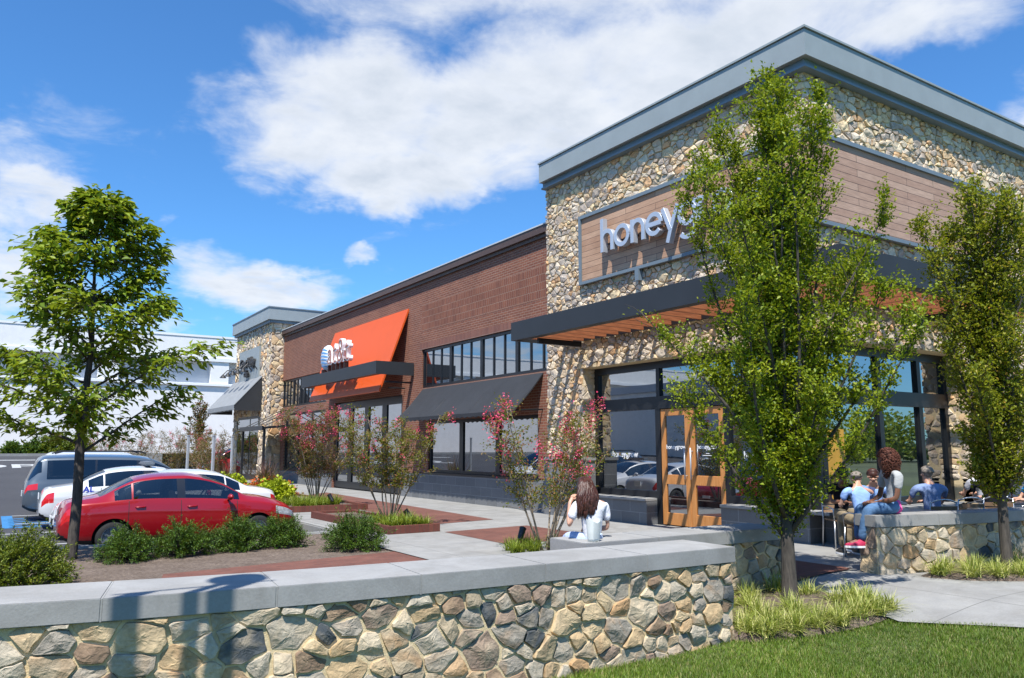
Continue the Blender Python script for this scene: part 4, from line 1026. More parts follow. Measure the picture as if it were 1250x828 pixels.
for k,(x,y,h,r) in enumerate([(9.0,40.0,2.6,1.6),(8.2,45.0,2.9,1.7),(7.2,50.0,3.0,1.8),(9.9,47.5,3.0,1.3),(6.0,56.0,3.0,2.0)]):
    myrtle(['russet shrub beyond the silver posts','tall russet shrub behind the white sedan roofs','pinkish shrub far behind the parked cars','rust coloured shrub by the distant stone building corner','faded pink shrub farthest down the row'][k], (x,y,0), h, r, 60+k, M['myrtleleaf2'], 6500, 9, g2, lowh=.2)
hornbeam('columnar_tree', 'narrow rust tinged tree left of the distant grey awning', (10.4,50.5,0), 4.9, env_tab([(.2,.3),(.8,.75),(2.2,.85),(3.6,.6),(4.9,.1)],9,.12), 71, M['myrtleleaf2'], 5000, .06, .4, 14, leaf=(.11,.07))
# ---- low shrubs: yews
def yew(name, label, loc, rx, ry, h, seed, mat, n=5200, group=None, spiky=.3, leaf=(.038,.011)):
    rg = np.random.default_rng(seed); T = thing(name, label, 'shrub', loc, group=group); mb = MB(); segs = []
    for i in range(150):
        a = rg.uniform(0,2*pi); el = math.acos(rg.uniform(-.05,1)); d = np.array([sin(el)*cos(a),sin(el)*sin(a),cos(el)])
        k = rg.uniform(.72,1.0)+spiky*rg.uniform(0,1)**3*.7
        tip = d*np.array([rx,ry,h])*k*(1+.12*sin(3*a+seed)+.1*sin(5*a*1.0+el*4+seed)); base = np.array([tip[0]*.25,tip[1]*.25,max(0,tip[2]*.12)])
        m = base+(tip-base)*.5+np.array([0,0,.04]); mb.tube([base,m,tip],[.008,.005,.002],3,False)
        for j in range(5):
            p = m+(tip-m)*rg.uniform(-.5,.9); q = p+unit(unit(tip-base)+rg.normal(0,.6,3)+np.array([0,0,.2]))*rg.uniform(.07,.19)*(.5+.5*max(rx,h)/.6); segs.append((p,q))
        segs.append((m,tip))
    mb.build('stem', M['bark'], T, True, fix=False)
    segs = np.array(segs); per = max(4,int(n/len(segs))); P,d = leaf_points(rg, segs, per, .012, .1, .7); P[:,2] = np.maximum(P[:,2],.0)
    sc = rg.uniform(.7,1.2,len(P)); leaves_mesh('foliage', P, d, leaf[0]*sc, leaf[1]*sc, mat, T, rg, .3)
    return T
gy = 'evergreen shrubs along the mulch bed'
yew('yew_shrub', 'largest bushy light green evergreen shrub at the foot of the big tree', (.30,11.3,0), .78, .7, .66, 81, M['yewleaf2'], 17000, gy, .25, (.042,.016))
yew('yew_shrub', 'dark green evergreen shrub in front of the red car rear wheel', (1.76,12.95,0), .36, .36, .46, 82, M['yewleaf'], 11000, gy)
yew('yew_shrub', 'dark wide evergreen shrub below the red car rear door', (2.58,13.15,0), .52, .40, .50, 83, M['yewleaf'], 13000, gy)
yew('yew_shrub', 'evergreen shrub below the red car front door', (3.42,13.3,0), .38, .38, .52, 84, M['yewleaf'], 12000, gy)
yew('yew_shrub', 'evergreen shrub below the red car front wheel', (4.15,13.4,0), .42, .40, .47, 85, M['yewleaf'], 12000, gy)
yew('yew_shrub', 'spiky dark evergreen shrub standing alone at the bed corner', (5.05,12.35,0), .52, .48, .56, 86, M['yewleaf'], 15000, gy, .45)
gh = 'green shrubs along the far edge of the parking lot'
for k,(x,s,h) in enumerate([(1.2,.8,.9),(2.6,1.0,1.2),(3.9,1.3,1.9),(5.6,1.3,1.6)]):
    yew('verge_shrub', ['small dark shrub at the left end of the far verge','low dark shrub on the far verge','round bright green shrub on the far verge behind the minivan','green shrub on the far verge behind the white off roader'][k], (x,68.5,LOT+1.55), s, s, h, 90+k, M['yewleaf2'] if k>1 else M['yewleaf'], 3500, gh, .1, (.16,.09))
# ---- grass-like clumps
def clump_mesh(name, rg, n, length, width, mat, parent, lean=.9, spread=.05, curve=.6):
    a = rg.uniform(0,2*pi,n); L = length*rg.uniform(.55,1.15,n); ln = lean*rg.uniform(.15,1.1,n); D = np.stack([np.cos(a),np.sin(a),0*a],1); S = np.stack([-np.sin(a),np.cos(a),0*a],1)
    P0 = rg.normal(0,spread,(n,3)); P0[:,2] = 0; W = width*rg.uniform(.7,1.2,n); V = []; K = 5
    for k in range(K):
        t = k/(K-1); w = W*(1-t**1.8)*.5+.0004; ctr = P0+D*(L*ln*t*(.55+curve*t))[:,None]; ctr[:,2] = L*(t*(1.12-.25*ln)-curve*ln*t*t*.72)
        V += [ctr+S*w[:,None], ctr-S*w[:,None]]
    V = np.stack(V,1).reshape(-1,3); F = []; i = np.arange(n)*(2*K)
    for k in range(K-1): F.append(np.stack([i+2*k,i+2*k+2,i+2*k+3,i+2*k+1],1))
    V[:,2] = np.maximum(V[:,2],-.01)
    return mesh_np(name, V, np.concatenate(F), mat, parent)
rgc = np.random.default_rng(5)
liri_me = [clump_mesh('grass_clump', rgc, 150, .33, .0125, M['liriope'], None, 1.25, .05) for _ in range(3)]
liri_g = [clump_mesh('grass_clump', rgc, 150, .30, .013, M['liriope_g'], None, 1.0, .05) for _ in range(2)]
used = set()
def clump(src, x, y, z, s, label, group):
    o = src if src.name not in used else src.copy()
    if src.name in used: COL.objects.link(o)
    used.add(src.name); o.location = (x,y,z); o.rotation_euler = (0,0,rgc.uniform(0,6.28)); o.scale = (s,s,s*rgc.uniform(.85,1.1)); tag(o, label, 'ornamental grass', group)
n_ = 0
for (x,y) in [(6.45,5.62),(6.55,5.46),(6.72,5.52),(6.82,5.3),(7.0,5.42),(7.08,5.22),(7.28,5.3),(7.35,5.12),(7.5,5.26),(7.58,5.06),(7.75,5.2),(7.82,5.0),(7.95,5.25),(8.02,5.08),(8.12,5.35),(8.15,5.55),(6.6,5.75),(7.25,5.55),(7.85,5.5),(6.5,6.1),(6.85,6.25),(7.3,6.3),(6.55,5.98),(6.7,6.45),(7.05,5.95),(7.1,6.42),(7.5,6.4),(7.9,6.3),(8.02,5.95),(7.42,5.72),(6.95,5.75)]:
    clump(liri_me[n_%3], x+rgc.uniform(-.05,.05), y+rgc.uniform(-.05,.05), path_z(x,y)+.02, rgc.uniform(.68,.9), 'cream striped grass clump in the bed round the tree at the lawn corner', 'striped grass clumps at the lawn corner'); n_ += 1
for (x,y) in [(10.02,5.55),(10.2,5.25),(10.3,5.62),(10.45,5.05),(10.5,5.4),(10.7,4.9),(10.72,5.25),(10.8,5.52),(10.95,4.8),(11.0,5.0),(11.25,4.72),(11.25,5.2),(11.35,4.95),(11.5,5.35),(11.55,4.65),(11.65,4.95),(11.85,4.5),(11.9,5.2),(12.0,4.8),(12.2,4.45),(12.3,5.1),(12.4,4.7)]:
    clump(liri_me[n_%3], x, y, path_z(x,y)+.04, rgc.uniform(.7,.95), 'cream striped grass clump in the bed below the terrace wall', 'striped grass clumps below the terrace wall'); n_ += 1
for (x,y) in [(7.05,10.75),(7.25,10.45),(6.95,10.45),(7.35,10.8),(7.6,10.25),(7.8,10.7)]:
    clump(liri_g[n_%2], x, y, 0.0, rgc.uniform(.9,1.1), 'green grass clump at the foot of the sparse pink shrub', 'grass clumps under the sparse pink shrub'); n_ += 1
for (x,y) in [(6.75,14.4),(6.95,14.25),(7.15,14.45),(6.65,14.8),(6.9,14.9),(7.2,15.0),(6.7,15.4),(7.25,14.2),(6.55,14.3)]:
    clump(liri_g[n_%2], x, y, .1, rgc.uniform(.9,1.15), 'green grass clump in the nearer brick edged bed', 'grass clumps in the nearer brick edged bed'); n_ += 1
for (x,y) in [(6.75,20.4),(7.0,20.3),(7.3,20.5),(7.6,20.6),(7.85,20.7),(6.9,20.9),(7.2,21.0),(7.5,21.1),(7.8,21.2),(6.7,21.3)]:
    clump(liri_g[n_%2], x, y, .1, rgc.uniform(1.0,1.3), 'green grass clump at the front of the farther brick edged bed', 'grass clumps in the farther brick edged bed'); n_ += 1
pg = [clump_mesh('purple_fountain_grass', rgc, 260, 1.05, .02, M['purplegrass'], None, .95, .08, .55)]
for k,(x,y,s) in enumerate([(8.2,28.5,1.25),(8.0,33.5,1.0)]):
    o = pg[0] if k == 0 else pg[0].copy()
    if k: COL.objects.link(o)
    o.location = (x,y,.08); o.scale = (s,s,s); tag(o, ['arching purple grass under the small steel canopy','smaller purple grass clump beside the silver posts'][k], 'ornamental grass', 'purple grass clumps')
yew('sweet_potato_plant', 'bright lime green leafy plant behind the white sedan tail', (6.75,22.6,.1), .62, .6, .62, 101, M['limeleaf'], 2600, None, .1, (.10,.085))
yew('sweet_potato_plant', 'second lime green plant farther along the planted bed', (7.3,30.0,.1), .75, .8, .5, 102, M['limeleaf'], 2200, None, .1, (.11,.09))
yew('flower_patch', 'mixed orange and red flowers between the lime green plants', (7.5,26.0,.1), .9, 1.4, .45, 103, M['orangeflower'], 3200, None, .1, (.08,.07))
yew('flower_patch', 'yellow flowers at the far end of the planted bed', (6.9,33.0,.1), .7, 1.5, .5, 104, M['yellowflower'], 2600, None, .1, (.09,.07))
# broad-leaved weed by the long wall, at the picture's edge
rgb = np.random.default_rng(3); T = thing('leafy_weed', 'broad leaved plant poking up behind the long wall beside the largest evergreen', 'plant', (-.12,9.1,0)); mb = MB(); segs = []
for k in range(6):
    a = k*1.05; p = np.array([0,0,0.]); q = np.array([cos(a)*.17,sin(a)*.17,.62+.06*(k%3)]); mb.tube([p,(p+q)/2+np.array([0,0,.05]),q],[.007,.005,.003],5); segs.append((p+(q-p)*.5,q))
mb.build('stem', M['broadleaf'], T, True); P,d = leaf_points(rgb, np.array(segs), 7, .03, .1, .8); leaves_mesh('foliage', P, d, .13, .085, M['broadleaf'], T, rgb, .8, .12)
# brick planter edges
def planter(label, x0,x1,y0,y1, h=.15):
    P = thing('brick_planter', label, 'planter', (x0,y0,0)); b = MB(); t = .11
    b.box(x0,x1,y0,y0+t,-.1,h); b.box(x0,x1,y1-t,y1,-.1,h); b.box(x0,x0+t,y0+t,y1-t,-.1,h); b.box(x1-t,x1,y0+t,y1-t,-.1,h)
    o = b.build('brick_edge', M['paver_v'], P); o.matrix_parent_inverse = Matrix.Translation(P.location).inverted(); bevel(o,.008)
    b = MB(); b.box(x0+t,x1-t,y0+t,y1-t,-.05,h-.05); o = b.build('soil', M['mulch'], P); o.matrix_parent_inverse = Matrix.Translation(P.location).inverted()
M['paver_v'] = bricks('planter_brick', 'XZ', .10, .2, (.185,.066,.048), (.135,.050,.040), (.11,.07,.055), .005, 0, .4, .6)
planter('nearer brick edged bed holding the yellow green flowering shrub', 6.35,7.45,13.95,18.3); planter('farther brick edged bed with lime plants and mixed flowers', 6.3,8.5,20.0,35.5)
def uplight(label, loc, rz):
    T = thing('garden_uplight', label, 'garden light', loc, rz, 'black garden lights'); b = MB(); b.tube([(0,0,-.05),(0,0,.14)],.014,6); b.build('stake', M['black'], T)
    b = MB(); Mx = Matrix.Translation((0,0,.18)) @ Matrix.Rotation(radians(40),4,'Y'); b.lathe([(0,-.11),(.035,-.11),(.05,-.05),(.055,.10),(.062,.11),(.05,.10),(.045,.04),(0,.04)], 14, Mx); auto_smooth(b.build('lamp_head', M['black'], T))
uplight('small black garden light at the foot of the sparse pink shrub', (7.28,10.85,.05), .6); uplight('small black garden light in the nearer brick edged bed', (7.05,14.55,.12), 2.4); uplight('small black garden light in the farther brick edged bed', (7.65,20.5,.12), 2.0)
for k,(x,y,h) in enumerate([(6.03,31.0,2.25),(6.26,28.0,2.2),(8.9,36.3,2.3)]):
    T = thing('metal_post', ['left silver post rising behind the white sedan roof','right silver post rising behind the white sedan roof','thin silver post beside the distant red car'][k], 'post', (x,y,0), .3, 'silver posts'); b = MB(); b.box(-.042,.042,-.042,.042,-.05,h*.92); o = b.build('shaft', M['galv'], T); bevel(o,.01)
    b = MB(); b.box(-.05,.05,-.05,.05,h*.92,h*.935); b.build('cap', M['galv'], T)
# ---- lawn grass
def grass(n, x0,x1,y0,y1, keep, seed, hgt=(.035,.075)):
    rg = np.random.default_rng(seed); x = rg.uniform(x0,x1,n); y = rg.uniform(y0,y1,n); k = keep(x,y); x,y = x[k],y[k]; n = len(x)
    z = -.27-.02*np.maximum(0,6-x)+.27*(lambda t: t*t*(3-2*t))(np.clip((x-6.2)/3.2,0,1)) - .017+.008*np.sin(x*1.7)*np.sin(y*2.1)
    h = rg.uniform(*hgt,n)*(.8+.35*np.sin(x*2.3+1)*np.sin(y*3.1)); a = rg.uniform(0,6.28,n); w = rg.uniform(.0035,.0065,n); ln = rg.uniform(.1,.9,n)*h; b = a+rg.normal(0,.6,n)
    P = np.stack([x,y,z],1); S = np.stack([np.cos(a),np.sin(a),0*a],1)*w[:,None]; D = np.stack([-np.sin(b),np.cos(b),0*a],1)
    m = P+D*(ln*.35)[:,None]; m[:,2] += h*.6; t = P+D*ln[:,None]; t[:,2] += h
    V = np.stack([P-S/2,P+S/2,m+S*.35,m-S*.35,t],1).reshape(-1,3); i = np.arange(n)*5
    F = np.concatenate([np.stack([i,i+1,i+2],1),np.stack([i,i+2,i+3],1),np.stack([i+3,i+2,i+4],1)])
    o = mesh_np('lawn_grass', V, F, M['grassblade']); return tag(o, 'short mown grass of the lawn in front of the long wall', 'grass', kind='stuff')
def keepg(x,y):
    e = np.where(y < 4.83, 7.82+.385*(4.83-y)+.06*np.sin(y*2.2), 9)+.06
    return (x < e) & (y < np.where(x < 6.3, 5.60, 5.56-.40*(x-6.3)+.05*np.sin(x*7)))
grass(230000, 2.2, 9.6, 1.6, 5.75, keepg, 77, (.028,.058))

# trees and a far wood beyond the lawn, seen only as reflections in the side windows
src = next(o for o in bpy.data.objects if o.name == 'hornbeam_tree')
for k,(x,y,r,lb) in enumerate([(13.2,-3.2,1.1,'green upright tree across the lawn, mirrored in the side window behind the diners'),(16.8,-5.0,2.3,'green upright tree across the lawn, mirrored beside the dark window post'),(20.5,-3.5,4.0,'green upright tree across the lawn, mirrored in the last side window')]):
    dup(src, (x,y,-.05), r, lb)
rgw = np.random.default_rng(12); n = 26000; Pw = np.stack([rgw.uniform(-60,140,n), rgw.normal(-62,3,n), rgw.uniform(-.5,1,n)],1); Pw[:,2] = (5+3*np.sin(Pw[:,0]*.21)+2*np.sin(Pw[:,0]*.53))*np.abs(Pw[:,2])**.8
o = leaves_mesh('treeline', Pw, rgw.normal(0,1,(n,3)), .8, .65, M['mapleleaf'], None, rgw, .5); tag(o, 'distant line of leafy trees, mirrored in the side windows', 'trees', kind='stuff')

T = thing('added_shadow_post', 'added unseen lamp-shaped post with two boards, casting shadow streaks on the wall cap', 'added shadow caster', (-.46,4.24,ground_z(-.46)))  # post added out of view to throw shadow streaks on the long wall's cap
b = MB(); b.tube([(0,0,-.1),(0,0,6.4)], [.06,.045], 12); b.build('pole', M['black'], T, True)
for x_ in (-.56,.12):
    b = MB(); b.box(x_,x_+.19,-.012,.012,4.75,5.9); b.build('shadow_board', M['awning_grey'], T)  # narrow boards added to shape the two streaks
b = MB(); b.tube([(.42,0,5.95),(-.66,0,5.95)], .018, 8); b.tube([(.42,0,4.70),(-.66,0,4.70)], .018, 8); b.build('shadow_board_arm', M['black'], T, True)
b = MB(); b.lathe([(0,6.75),(.16,6.68),(.22,6.5),(.20,6.44),(.08,6.40),(0,6.40)], 20); b.build('lamp_head', M['black'], T, True)  # top of the added post, never in view itself
M['gloss_black'] = paint('gloss_black_pillar', (.008,.008,.009))
def lerp(a,b,t): return a+(b-a)*t
def build_car(name, label, cat, cfg, loc, rz, group='cars parked in the lot'):
    L = cfg['L']; W = cfg['W']; x0, x1 = -L/2, L/2; T = thing(name, label, cat, loc, rz, group)
    top = lambda x: cr(cfg['top'], x/L); belt = lambda x: min(cr(cfg['belt'], x/L), top(x)-.012); bot = lambda x: cr(cfg['bot'], x/L)
    hw = lambda x: W/2*cr(cfg['plan'], x/L); rw = lambda x: W/2*cr(cfg['roofw'], x/L)
    wr = cfg['wr']; wx = (cfg['wx'][0]*L, cfg['wx'][1]*L); ra = wr+.055
    brk = sorted({round(v*L,4) for w in cfg['win'] for v in w[:2]} | {round(v*L,4) for v in (*cfg['wind'],*cfg['rear'])} | {round(v*L,4)+e for d in cfg['doors'] for v in d for e in (-.006,.006)})
    brk = sorted({b for b in brk if x0+.03 < b < x1-.03} | {round(v*L,4) for l in cfg['lights'].values() for v in l[:2] if abs(v) < .49})
    xs = list(np.linspace(x0,x1,int(L/.032))); xs = [x for x in xs if all(abs(x-b) > .010 for b in brk)]+brk
    xs += [x0+.004,x0+.012,x0+.024,x1-.004,x1-.012,x1-.024]; xs = sorted(set(xs))
    NB, NS, NG, NR = 4, 20, 12, 10; tot = NB+NS+NG+NR
    def ring(x):
        h, r, b, be, to = hw(x), rw(x), bot(x), belt(x), top(x); pts = []
        for k in range(NB): t = k/NB; pts.append((h*.86*t, b))
        for k in range(NS):
            t = k/NS; z = lerp(b, be, t); prof = cr([(0,.86),(.08,.945),(.25,.985),(.5,1.0),(.72,.992),(.9,.965),(1,.935)], t)
            pts.append((h*prof+.006*math.exp(-((t-.76)/.03)**2), z))
        hb = h*.935; flat = min(1,max(0,(to-be)/.35)); re = lerp(hb*.80, r, flat); rz_ = be+(to-be)*lerp(.62,.86,flat)
        for k in range(NG): t = k/NG; pts.append((lerp(hb-.004*0,re,t)+.018*sin(pi*t)*flat, lerp(be,rz_,t)))
        for k in range(NR+1): t = k/NR; pts.append((re*(1-t), rz_+(to-rz_)*sin(t*pi/2)**.85))
        return pts
    N = tot+1; V = []; R = [ring(x) for x in xs]
    for x, rg_ in zip(xs, R): V += [(x,-y,z) for y,z in rg_]          # right side, then mirrored
    off = len(V)
    for x, rg_ in zip(xs, R): V += [(x,y,z) for y,z in rg_]
    parts = {}; gone = set()
    def put(key, f): parts.setdefault(key, []).append(f)
    for i in range(len(xs)-1):
        xm = (xs[i]+xs[i+1])/2; xn = xm/L
        for k in range(tot):
            ys = [R[i][k],R[i][k+1],R[i+1][k],R[i+1][k+1]]; zm = sum(q[1] for q in ys)/4; ym = sum(q[0] for q in ys)/4
            for side in (0,1):
                o = off*side; f = (o+i*N+k, o+(i+1)*N+k, o+(i+1)*N+k+1, o+i*N+k+1); f = f[::-1] if side else f
                if any((xm-w)**2+(zm-wr)**2 < ra**2 for w in wx) and (NB-1 <= k < NB+NS): gone.update(f); continue
                key = 'body'
                if k < NB: key = 'underbody'
                elif k < NB+NS:
                    if zm < bot(xm)+.07 and cfg.get('dark_sill',True): key = 'trim'
                    for j,(a,b) in enumerate(cfg['doors']):
                        if abs(xm-a*L) < .0062 or abs(xm-b*L) < .0062:
                            if zm > bot(xm)+.10: key = 'seam'
                        elif a*L < xm < b*L and zm > bot(xm)+.10: key = 'door%d%d' % (side,j)
                    if cfg.get('lower') and zm < cfg['lower'] and key == 'body': key = 'lower'
                    for nm,(a,b,z0,z1) in cfg['lights'].items():
                        if a <= xn <= b and z0 <= (k-NB+.5)/NS <= z1: key = nm+str(side)
                    if cfg.get('grille') and (xn > .485 and cfg['grille'][0] < zm < cfg['grille'][1] and ym < W*.30): key = 'grille'
                elif k < NB+NS+NG:
                    f_ = (k-NB-NS+.5)/NG; gh = top(xm)-belt(xm)
                    if gh > .10 and .07 < f_ < .93:
                        for j,(a,b) in enumerate(cfg['win']):
                            if a*L < xm < b*L: key = 'side%d%d' % (side,j)
                    if gh > .10 and .93 > f_ >= .07 and key == 'body' and cfg.get('pillar') and cfg['pillar'][0] < xn < cfg['pillar'][1]: key = 'pillar'
                else:
                    if cfg['wind'][0] < xn < cfg['wind'][1]: key = 'windshield'
                    if cfg['rear'][0] < xn < cfg['rear'][1] and k > NB+NS+NG: key = 'rearglass'
                if cfg.get('hatch') and xn < cfg['hatch'][0] and k > NB+NS+NG//3 and cfg['hatch'][1] < zm < cfg['hatch'][2]: key = 'rearglass'
                put(key, f)
    for i in (0,len(xs)-1):
        for k in range(tot): 
            a,b,c,d = i*N+k, i*N+k+1, off+i*N+k+1, off+i*N+k
            zm = V[a][2]; key = 'body'
            if i == 0 and cfg.get('hatch') and cfg['hatch'][1] < zm < cfg['hatch'][2]: key = 'rearglass'
            if i and cfg.get('grille') and cfg['grille'][0] < zm < cfg['grille'][1]: key = 'grille'
            put(key, (a,d,c,b) if i else (a,b,c,d))
    V = np.array(V); kept = {v for fs in parts.values() for f in fs for v in f}; edge_ = np.zeros(len(V),bool); edge_[list(gone & kept)] = True
    for w in wx:                                                     # round the wheel arches
        dx = V[:,0]-w; dz = V[:,2]-wr; r = np.hypot(dx,dz); m = edge_ & (np.abs(r-ra) < .12) & (r > .05)
        V[m,0] = w+dx[m]/r[m]*ra; V[m,2] = wr+dz[m]/r[m]*ra
    names = {'body':('body',cfg['paint']),'lower':('body_band',cfg.get('lowermat')),'underbody':('underbody',M['trim']),'trim':('trim',M['trim']),'pillar':('pillar',M['gloss_black']),'seam':('door_gap',M['trim']),'windshield':('windshield',cfg['glass']),'rearglass':('rear_window',cfg['glass']),'grille':('grille',M['trim'])}
    for key, fs in parts.items():
        if key in names: nm, mt = names[key]
        elif key.startswith('door'): nm, mt = 'door', cfg['paint']
        elif key.startswith('side'): nm, mt = 'side_window', cfg['glass']
        elif key.startswith('head'): nm, mt = 'headlight', M['lens_clear']
        elif key.startswith('tail'): nm, mt = 'tail_light', M['lens_red']
        else: nm, mt = 'marker_light', M['lens_amber']
        used_ = sorted({v for f in fs for v in f}); mp = {v:i for i,v in enumerate(used_)}
        me = bpy.data.meshes.new(nm); me.from_pydata([tuple(V[v]) for v in used_], [], [tuple(mp[v] for v in f) for f in fs]); me.materials.append(mt); me.polygons.foreach_set('use_smooth',[True]*len(me.polygons))
        o = link(nm, me, T)
        if nm == 'door' :
            s = -1 if key[4] == '0' else 1; j = int(key[5]); a,b = cfg['doors'][j]; hx_ = a*L+.10; hz = belt(hx_)-.12; hy = s*(hw(hx_)*.975+.012)
            h = MB(); h.tube([(hx_,hy-s*.03,hz),(hx_+.03,hy+s*.012,hz),(hx_+.17,hy+s*.012,hz+.004),(hx_+.20,hy-s*.03,hz+.004)],[.012,.013,.013,.012],8); h.build('handle', cfg['paint'], o, True)
    # arch liners, cabin
    b = MB()
    for w in wx:
        for s in (-1,1): b.lathe([(ra*1.0,0),(ra*1.0,.26),(0.01,.26)], 24, Matrix.Translation((w,s*(W/2*.93),wr)) @ Matrix.Rotation(s*pi/2,4,'X'))
    b.build('wheel_well', M['trim'], T)
    b = MB(); xa, xb = cfg['cabin']; b.box(xa*L,xb*L,-W*.40,W*.40,.22,.50); b.box(xb*L-.25,xb*L,-W*.40,W*.40,.50,cr(cfg['belt'],xb)-.04); b.build('cabin_floor', M['trim'], T)
    for sx in cfg['seats']:
        for s in (-1,1):
            b = MB(); b.obox((sx*L,s*W*.21,.55),(.25,0,0),(0,.24,0),(0,0,.09)); b.obox((sx*L-.27,s*W*.21,.82),(.06,0,.0),(0,.23,0),(-.08,0,.30)); b.obox((sx*L-.34,s*W*.21,(1.17 if sx > -.1 else 1.08)*cfg['H']/1.45),(.045,0,0),(0,.12,0),(-.01,0,.075))
            bevel(b.build('seat', M['seatfab'], T), .03)
    b = MB(); b.lathe([(.185+.014*cos(a),.014*sin(a)) for a in np.linspace(0,2*pi,8,endpoint=False)], 20, Matrix.Translation((cfg['seats'][0]*L+.42,W*.21,.92*cfg['H']/1.45)) @ Matrix.Rotation(radians(-65),4,'Y'), closed=True); b.build('steering_wheel', M['trim'], T)
    for w in wx:
        for s in (-1,1):
            Wl = bpy.data.objects.new('wheel', None); COL.objects.link(Wl); Wl.parent = T; Wl.location = (w, s*(W/2-.125), wr); Wl.empty_display_size = .1
            Mx = Matrix.Rotation(-s*pi/2,4,'X'); rr = wr*.66
            b = MB(); b.lathe([(rr,-.10),(wr*.93,-.10),(wr*.99,-.075),(wr,-.04),(wr,.04),(wr*.99,.075),(wr*.93,.10),(rr,.10)],32,Mx); b.build('tyre', M['rubber'], Wl, True)
            b = MB(); b.lathe([(0,-.02),(rr*.9,-.06),(rr*1.01,.095),(rr*.93,.095),(rr*.86,.05),(rr*.2,.04)],32,Mx,0); b.lathe([(.0,.075),(.05,.072),(.06,.04)],14,Mx,0)
            for k in range(cfg.get('spokes',7)):
                a = 2*pi*k/cfg.get('spokes',7); c = Vector((cos(a),sin(a),0)); p = Vector((-sin(a),cos(a),0)); b.obox(Mx @ (c*rr*.5+Vector((0,0,.062))), Mx @ (c*rr*.45), Mx @ (p*rr*.085), Mx @ Vector((0,0,.014)), 0)
            b.build('rim', M['rim'], Wl)
    mx = cfg['mirror']*L; mz = belt(mx)+.07
    for s in (-1,1):
        b = MB(); b.sphere((mx,s*(hw(mx)+.10),mz),(.065,.10,.062),12,8,fn=lambda d: 1 if d.x > -.3 else .8); b.tube([(mx,s*hw(mx)*.93,mz-.05),(mx,s*(hw(mx)+.06),mz-.02)],.025,6); b.build('mirror', cfg.get('mirrorpaint',cfg['paint']), T, True)
    for xx,s in ((x0-.006,-1),(x1+.006,1)):
        b = MB(); z = cfg['plate'][0 if s < 0 else 1]; b.box(min(xx,xx+s*.012),max(xx,xx+s*.012),-.155,.155,z-.075,z+.075); b.build('number_plate', M['white'], T)
    return T
SED = dict(L=4.42,W=1.72,H=1.45,
    top=[(-.5,.62),(-.492,.80),(-.475,.955),(-.44,1.0),(-.40,1.03),(-.36,1.06),(-.28,1.25),(-.20,1.40),(-.10,1.455),(-.02,1.46),(.05,1.42),(.14,1.29),(.235,1.06),(.26,1.015),(.34,.96),(.42,.86),(.465,.75),(.488,.62),(.5,.46)],
    belt=[(-.5,.60),(-.47,.86),(-.42,.92),(-.2,.955),(.0,.935),(.2,.90),(.3,.86),(.42,.76),(.47,.66),(.5,.45)],
    bot=[(-.5,.34),(-.46,.24),(-.4,.19),(.4,.17),(.46,.19),(.5,.27)],
    plan=[(-.5,.70),(-.485,.82),(-.45,.93),(-.38,.98),(-.2,1.0),(.2,1.0),(.36,.97),(.43,.91),(.475,.78),(.5,.58)],
    roofw=[(-.5,.6),(-.36,.62),(-.2,.66),(.0,.67),(.1,.66),(.25,.72),(.5,.5)],
    win=[(-.30,-.235),(-.228,-.052),(-.018,.215)],wind=(.062,.232),rear=(-.355,-.225),doors=[(-.245,-.035),(-.035,.205)],pillar=(-.052,-.018),
    lights=dict(head=(.385,.482,.68,.97),tail=(-.492,-.452,.62,.97)),grille=(.33,.48),wr=.295,wx=(-.30,.302),cabin=(-.24,.18),seats=(.01,-.165),mirror=.165,plate=(.78,.42),glass=None,paint=None)
def cfg(base, **kw): d = dict(base); d.update(kw); return d
build_car('sedan_car', 'bright red sedan nearest the mulch bed, shrubs along its side', 'car', cfg(SED, paint=M['p_red'], glass=M['carglass']), (3.32,17.42,LOT), 0)
WS = cfg(SED, L=4.75, W=1.80, paint=M['p_white'], glass=M['cardark'], spokes=9)
build_car('sedan_car', 'white sedan backed in with its tail light beside the lime green plant', 'car', WS, (3.55,20.15,LOT), pi)
PL = cfg(SED, L=5.0, W=1.85, H=1.49, paint=M['p_white'], glass=M['cardark'], lights=dict(head=(.385,.482,.68,.97),tail=(-.492,-.445,.62,.97)), top=[(a,b*1.02) for a,b in SED['top']], belt=[(a,b*1.03) for a,b in SED['belt']])
pc = build_car('sedan_car', 'white sedan with blue side lettering and a rooftop bar, next to the minivan', 'car', PL, (3.55,22.95,LOT), 0)
me = text_mesh('AL', .20, .004, .008, 'LEFT', 1.05); me.transform(Matrix.Translation((-1.62,-.928,.88)) @ Matrix.Rotation(pi/2,4,'X')); me.materials.clear(); me.materials.append(M['blue_paint']); link('lettering', me, pc)
b = MB(); b.box(-1.60,-1.52,-.932,-.928,.76,.83); b.box(-1.44,-1.32,-.932,-.928,.77,.82); b.build('lettering', M['blue_paint'], pc)
b = MB(); b.obox((-.1,0,1.55),(.12,0,0),(0,.55,0),(0,0,.05)); bevel(b.build('roof_light_bar', M['rim'], pc),.03)
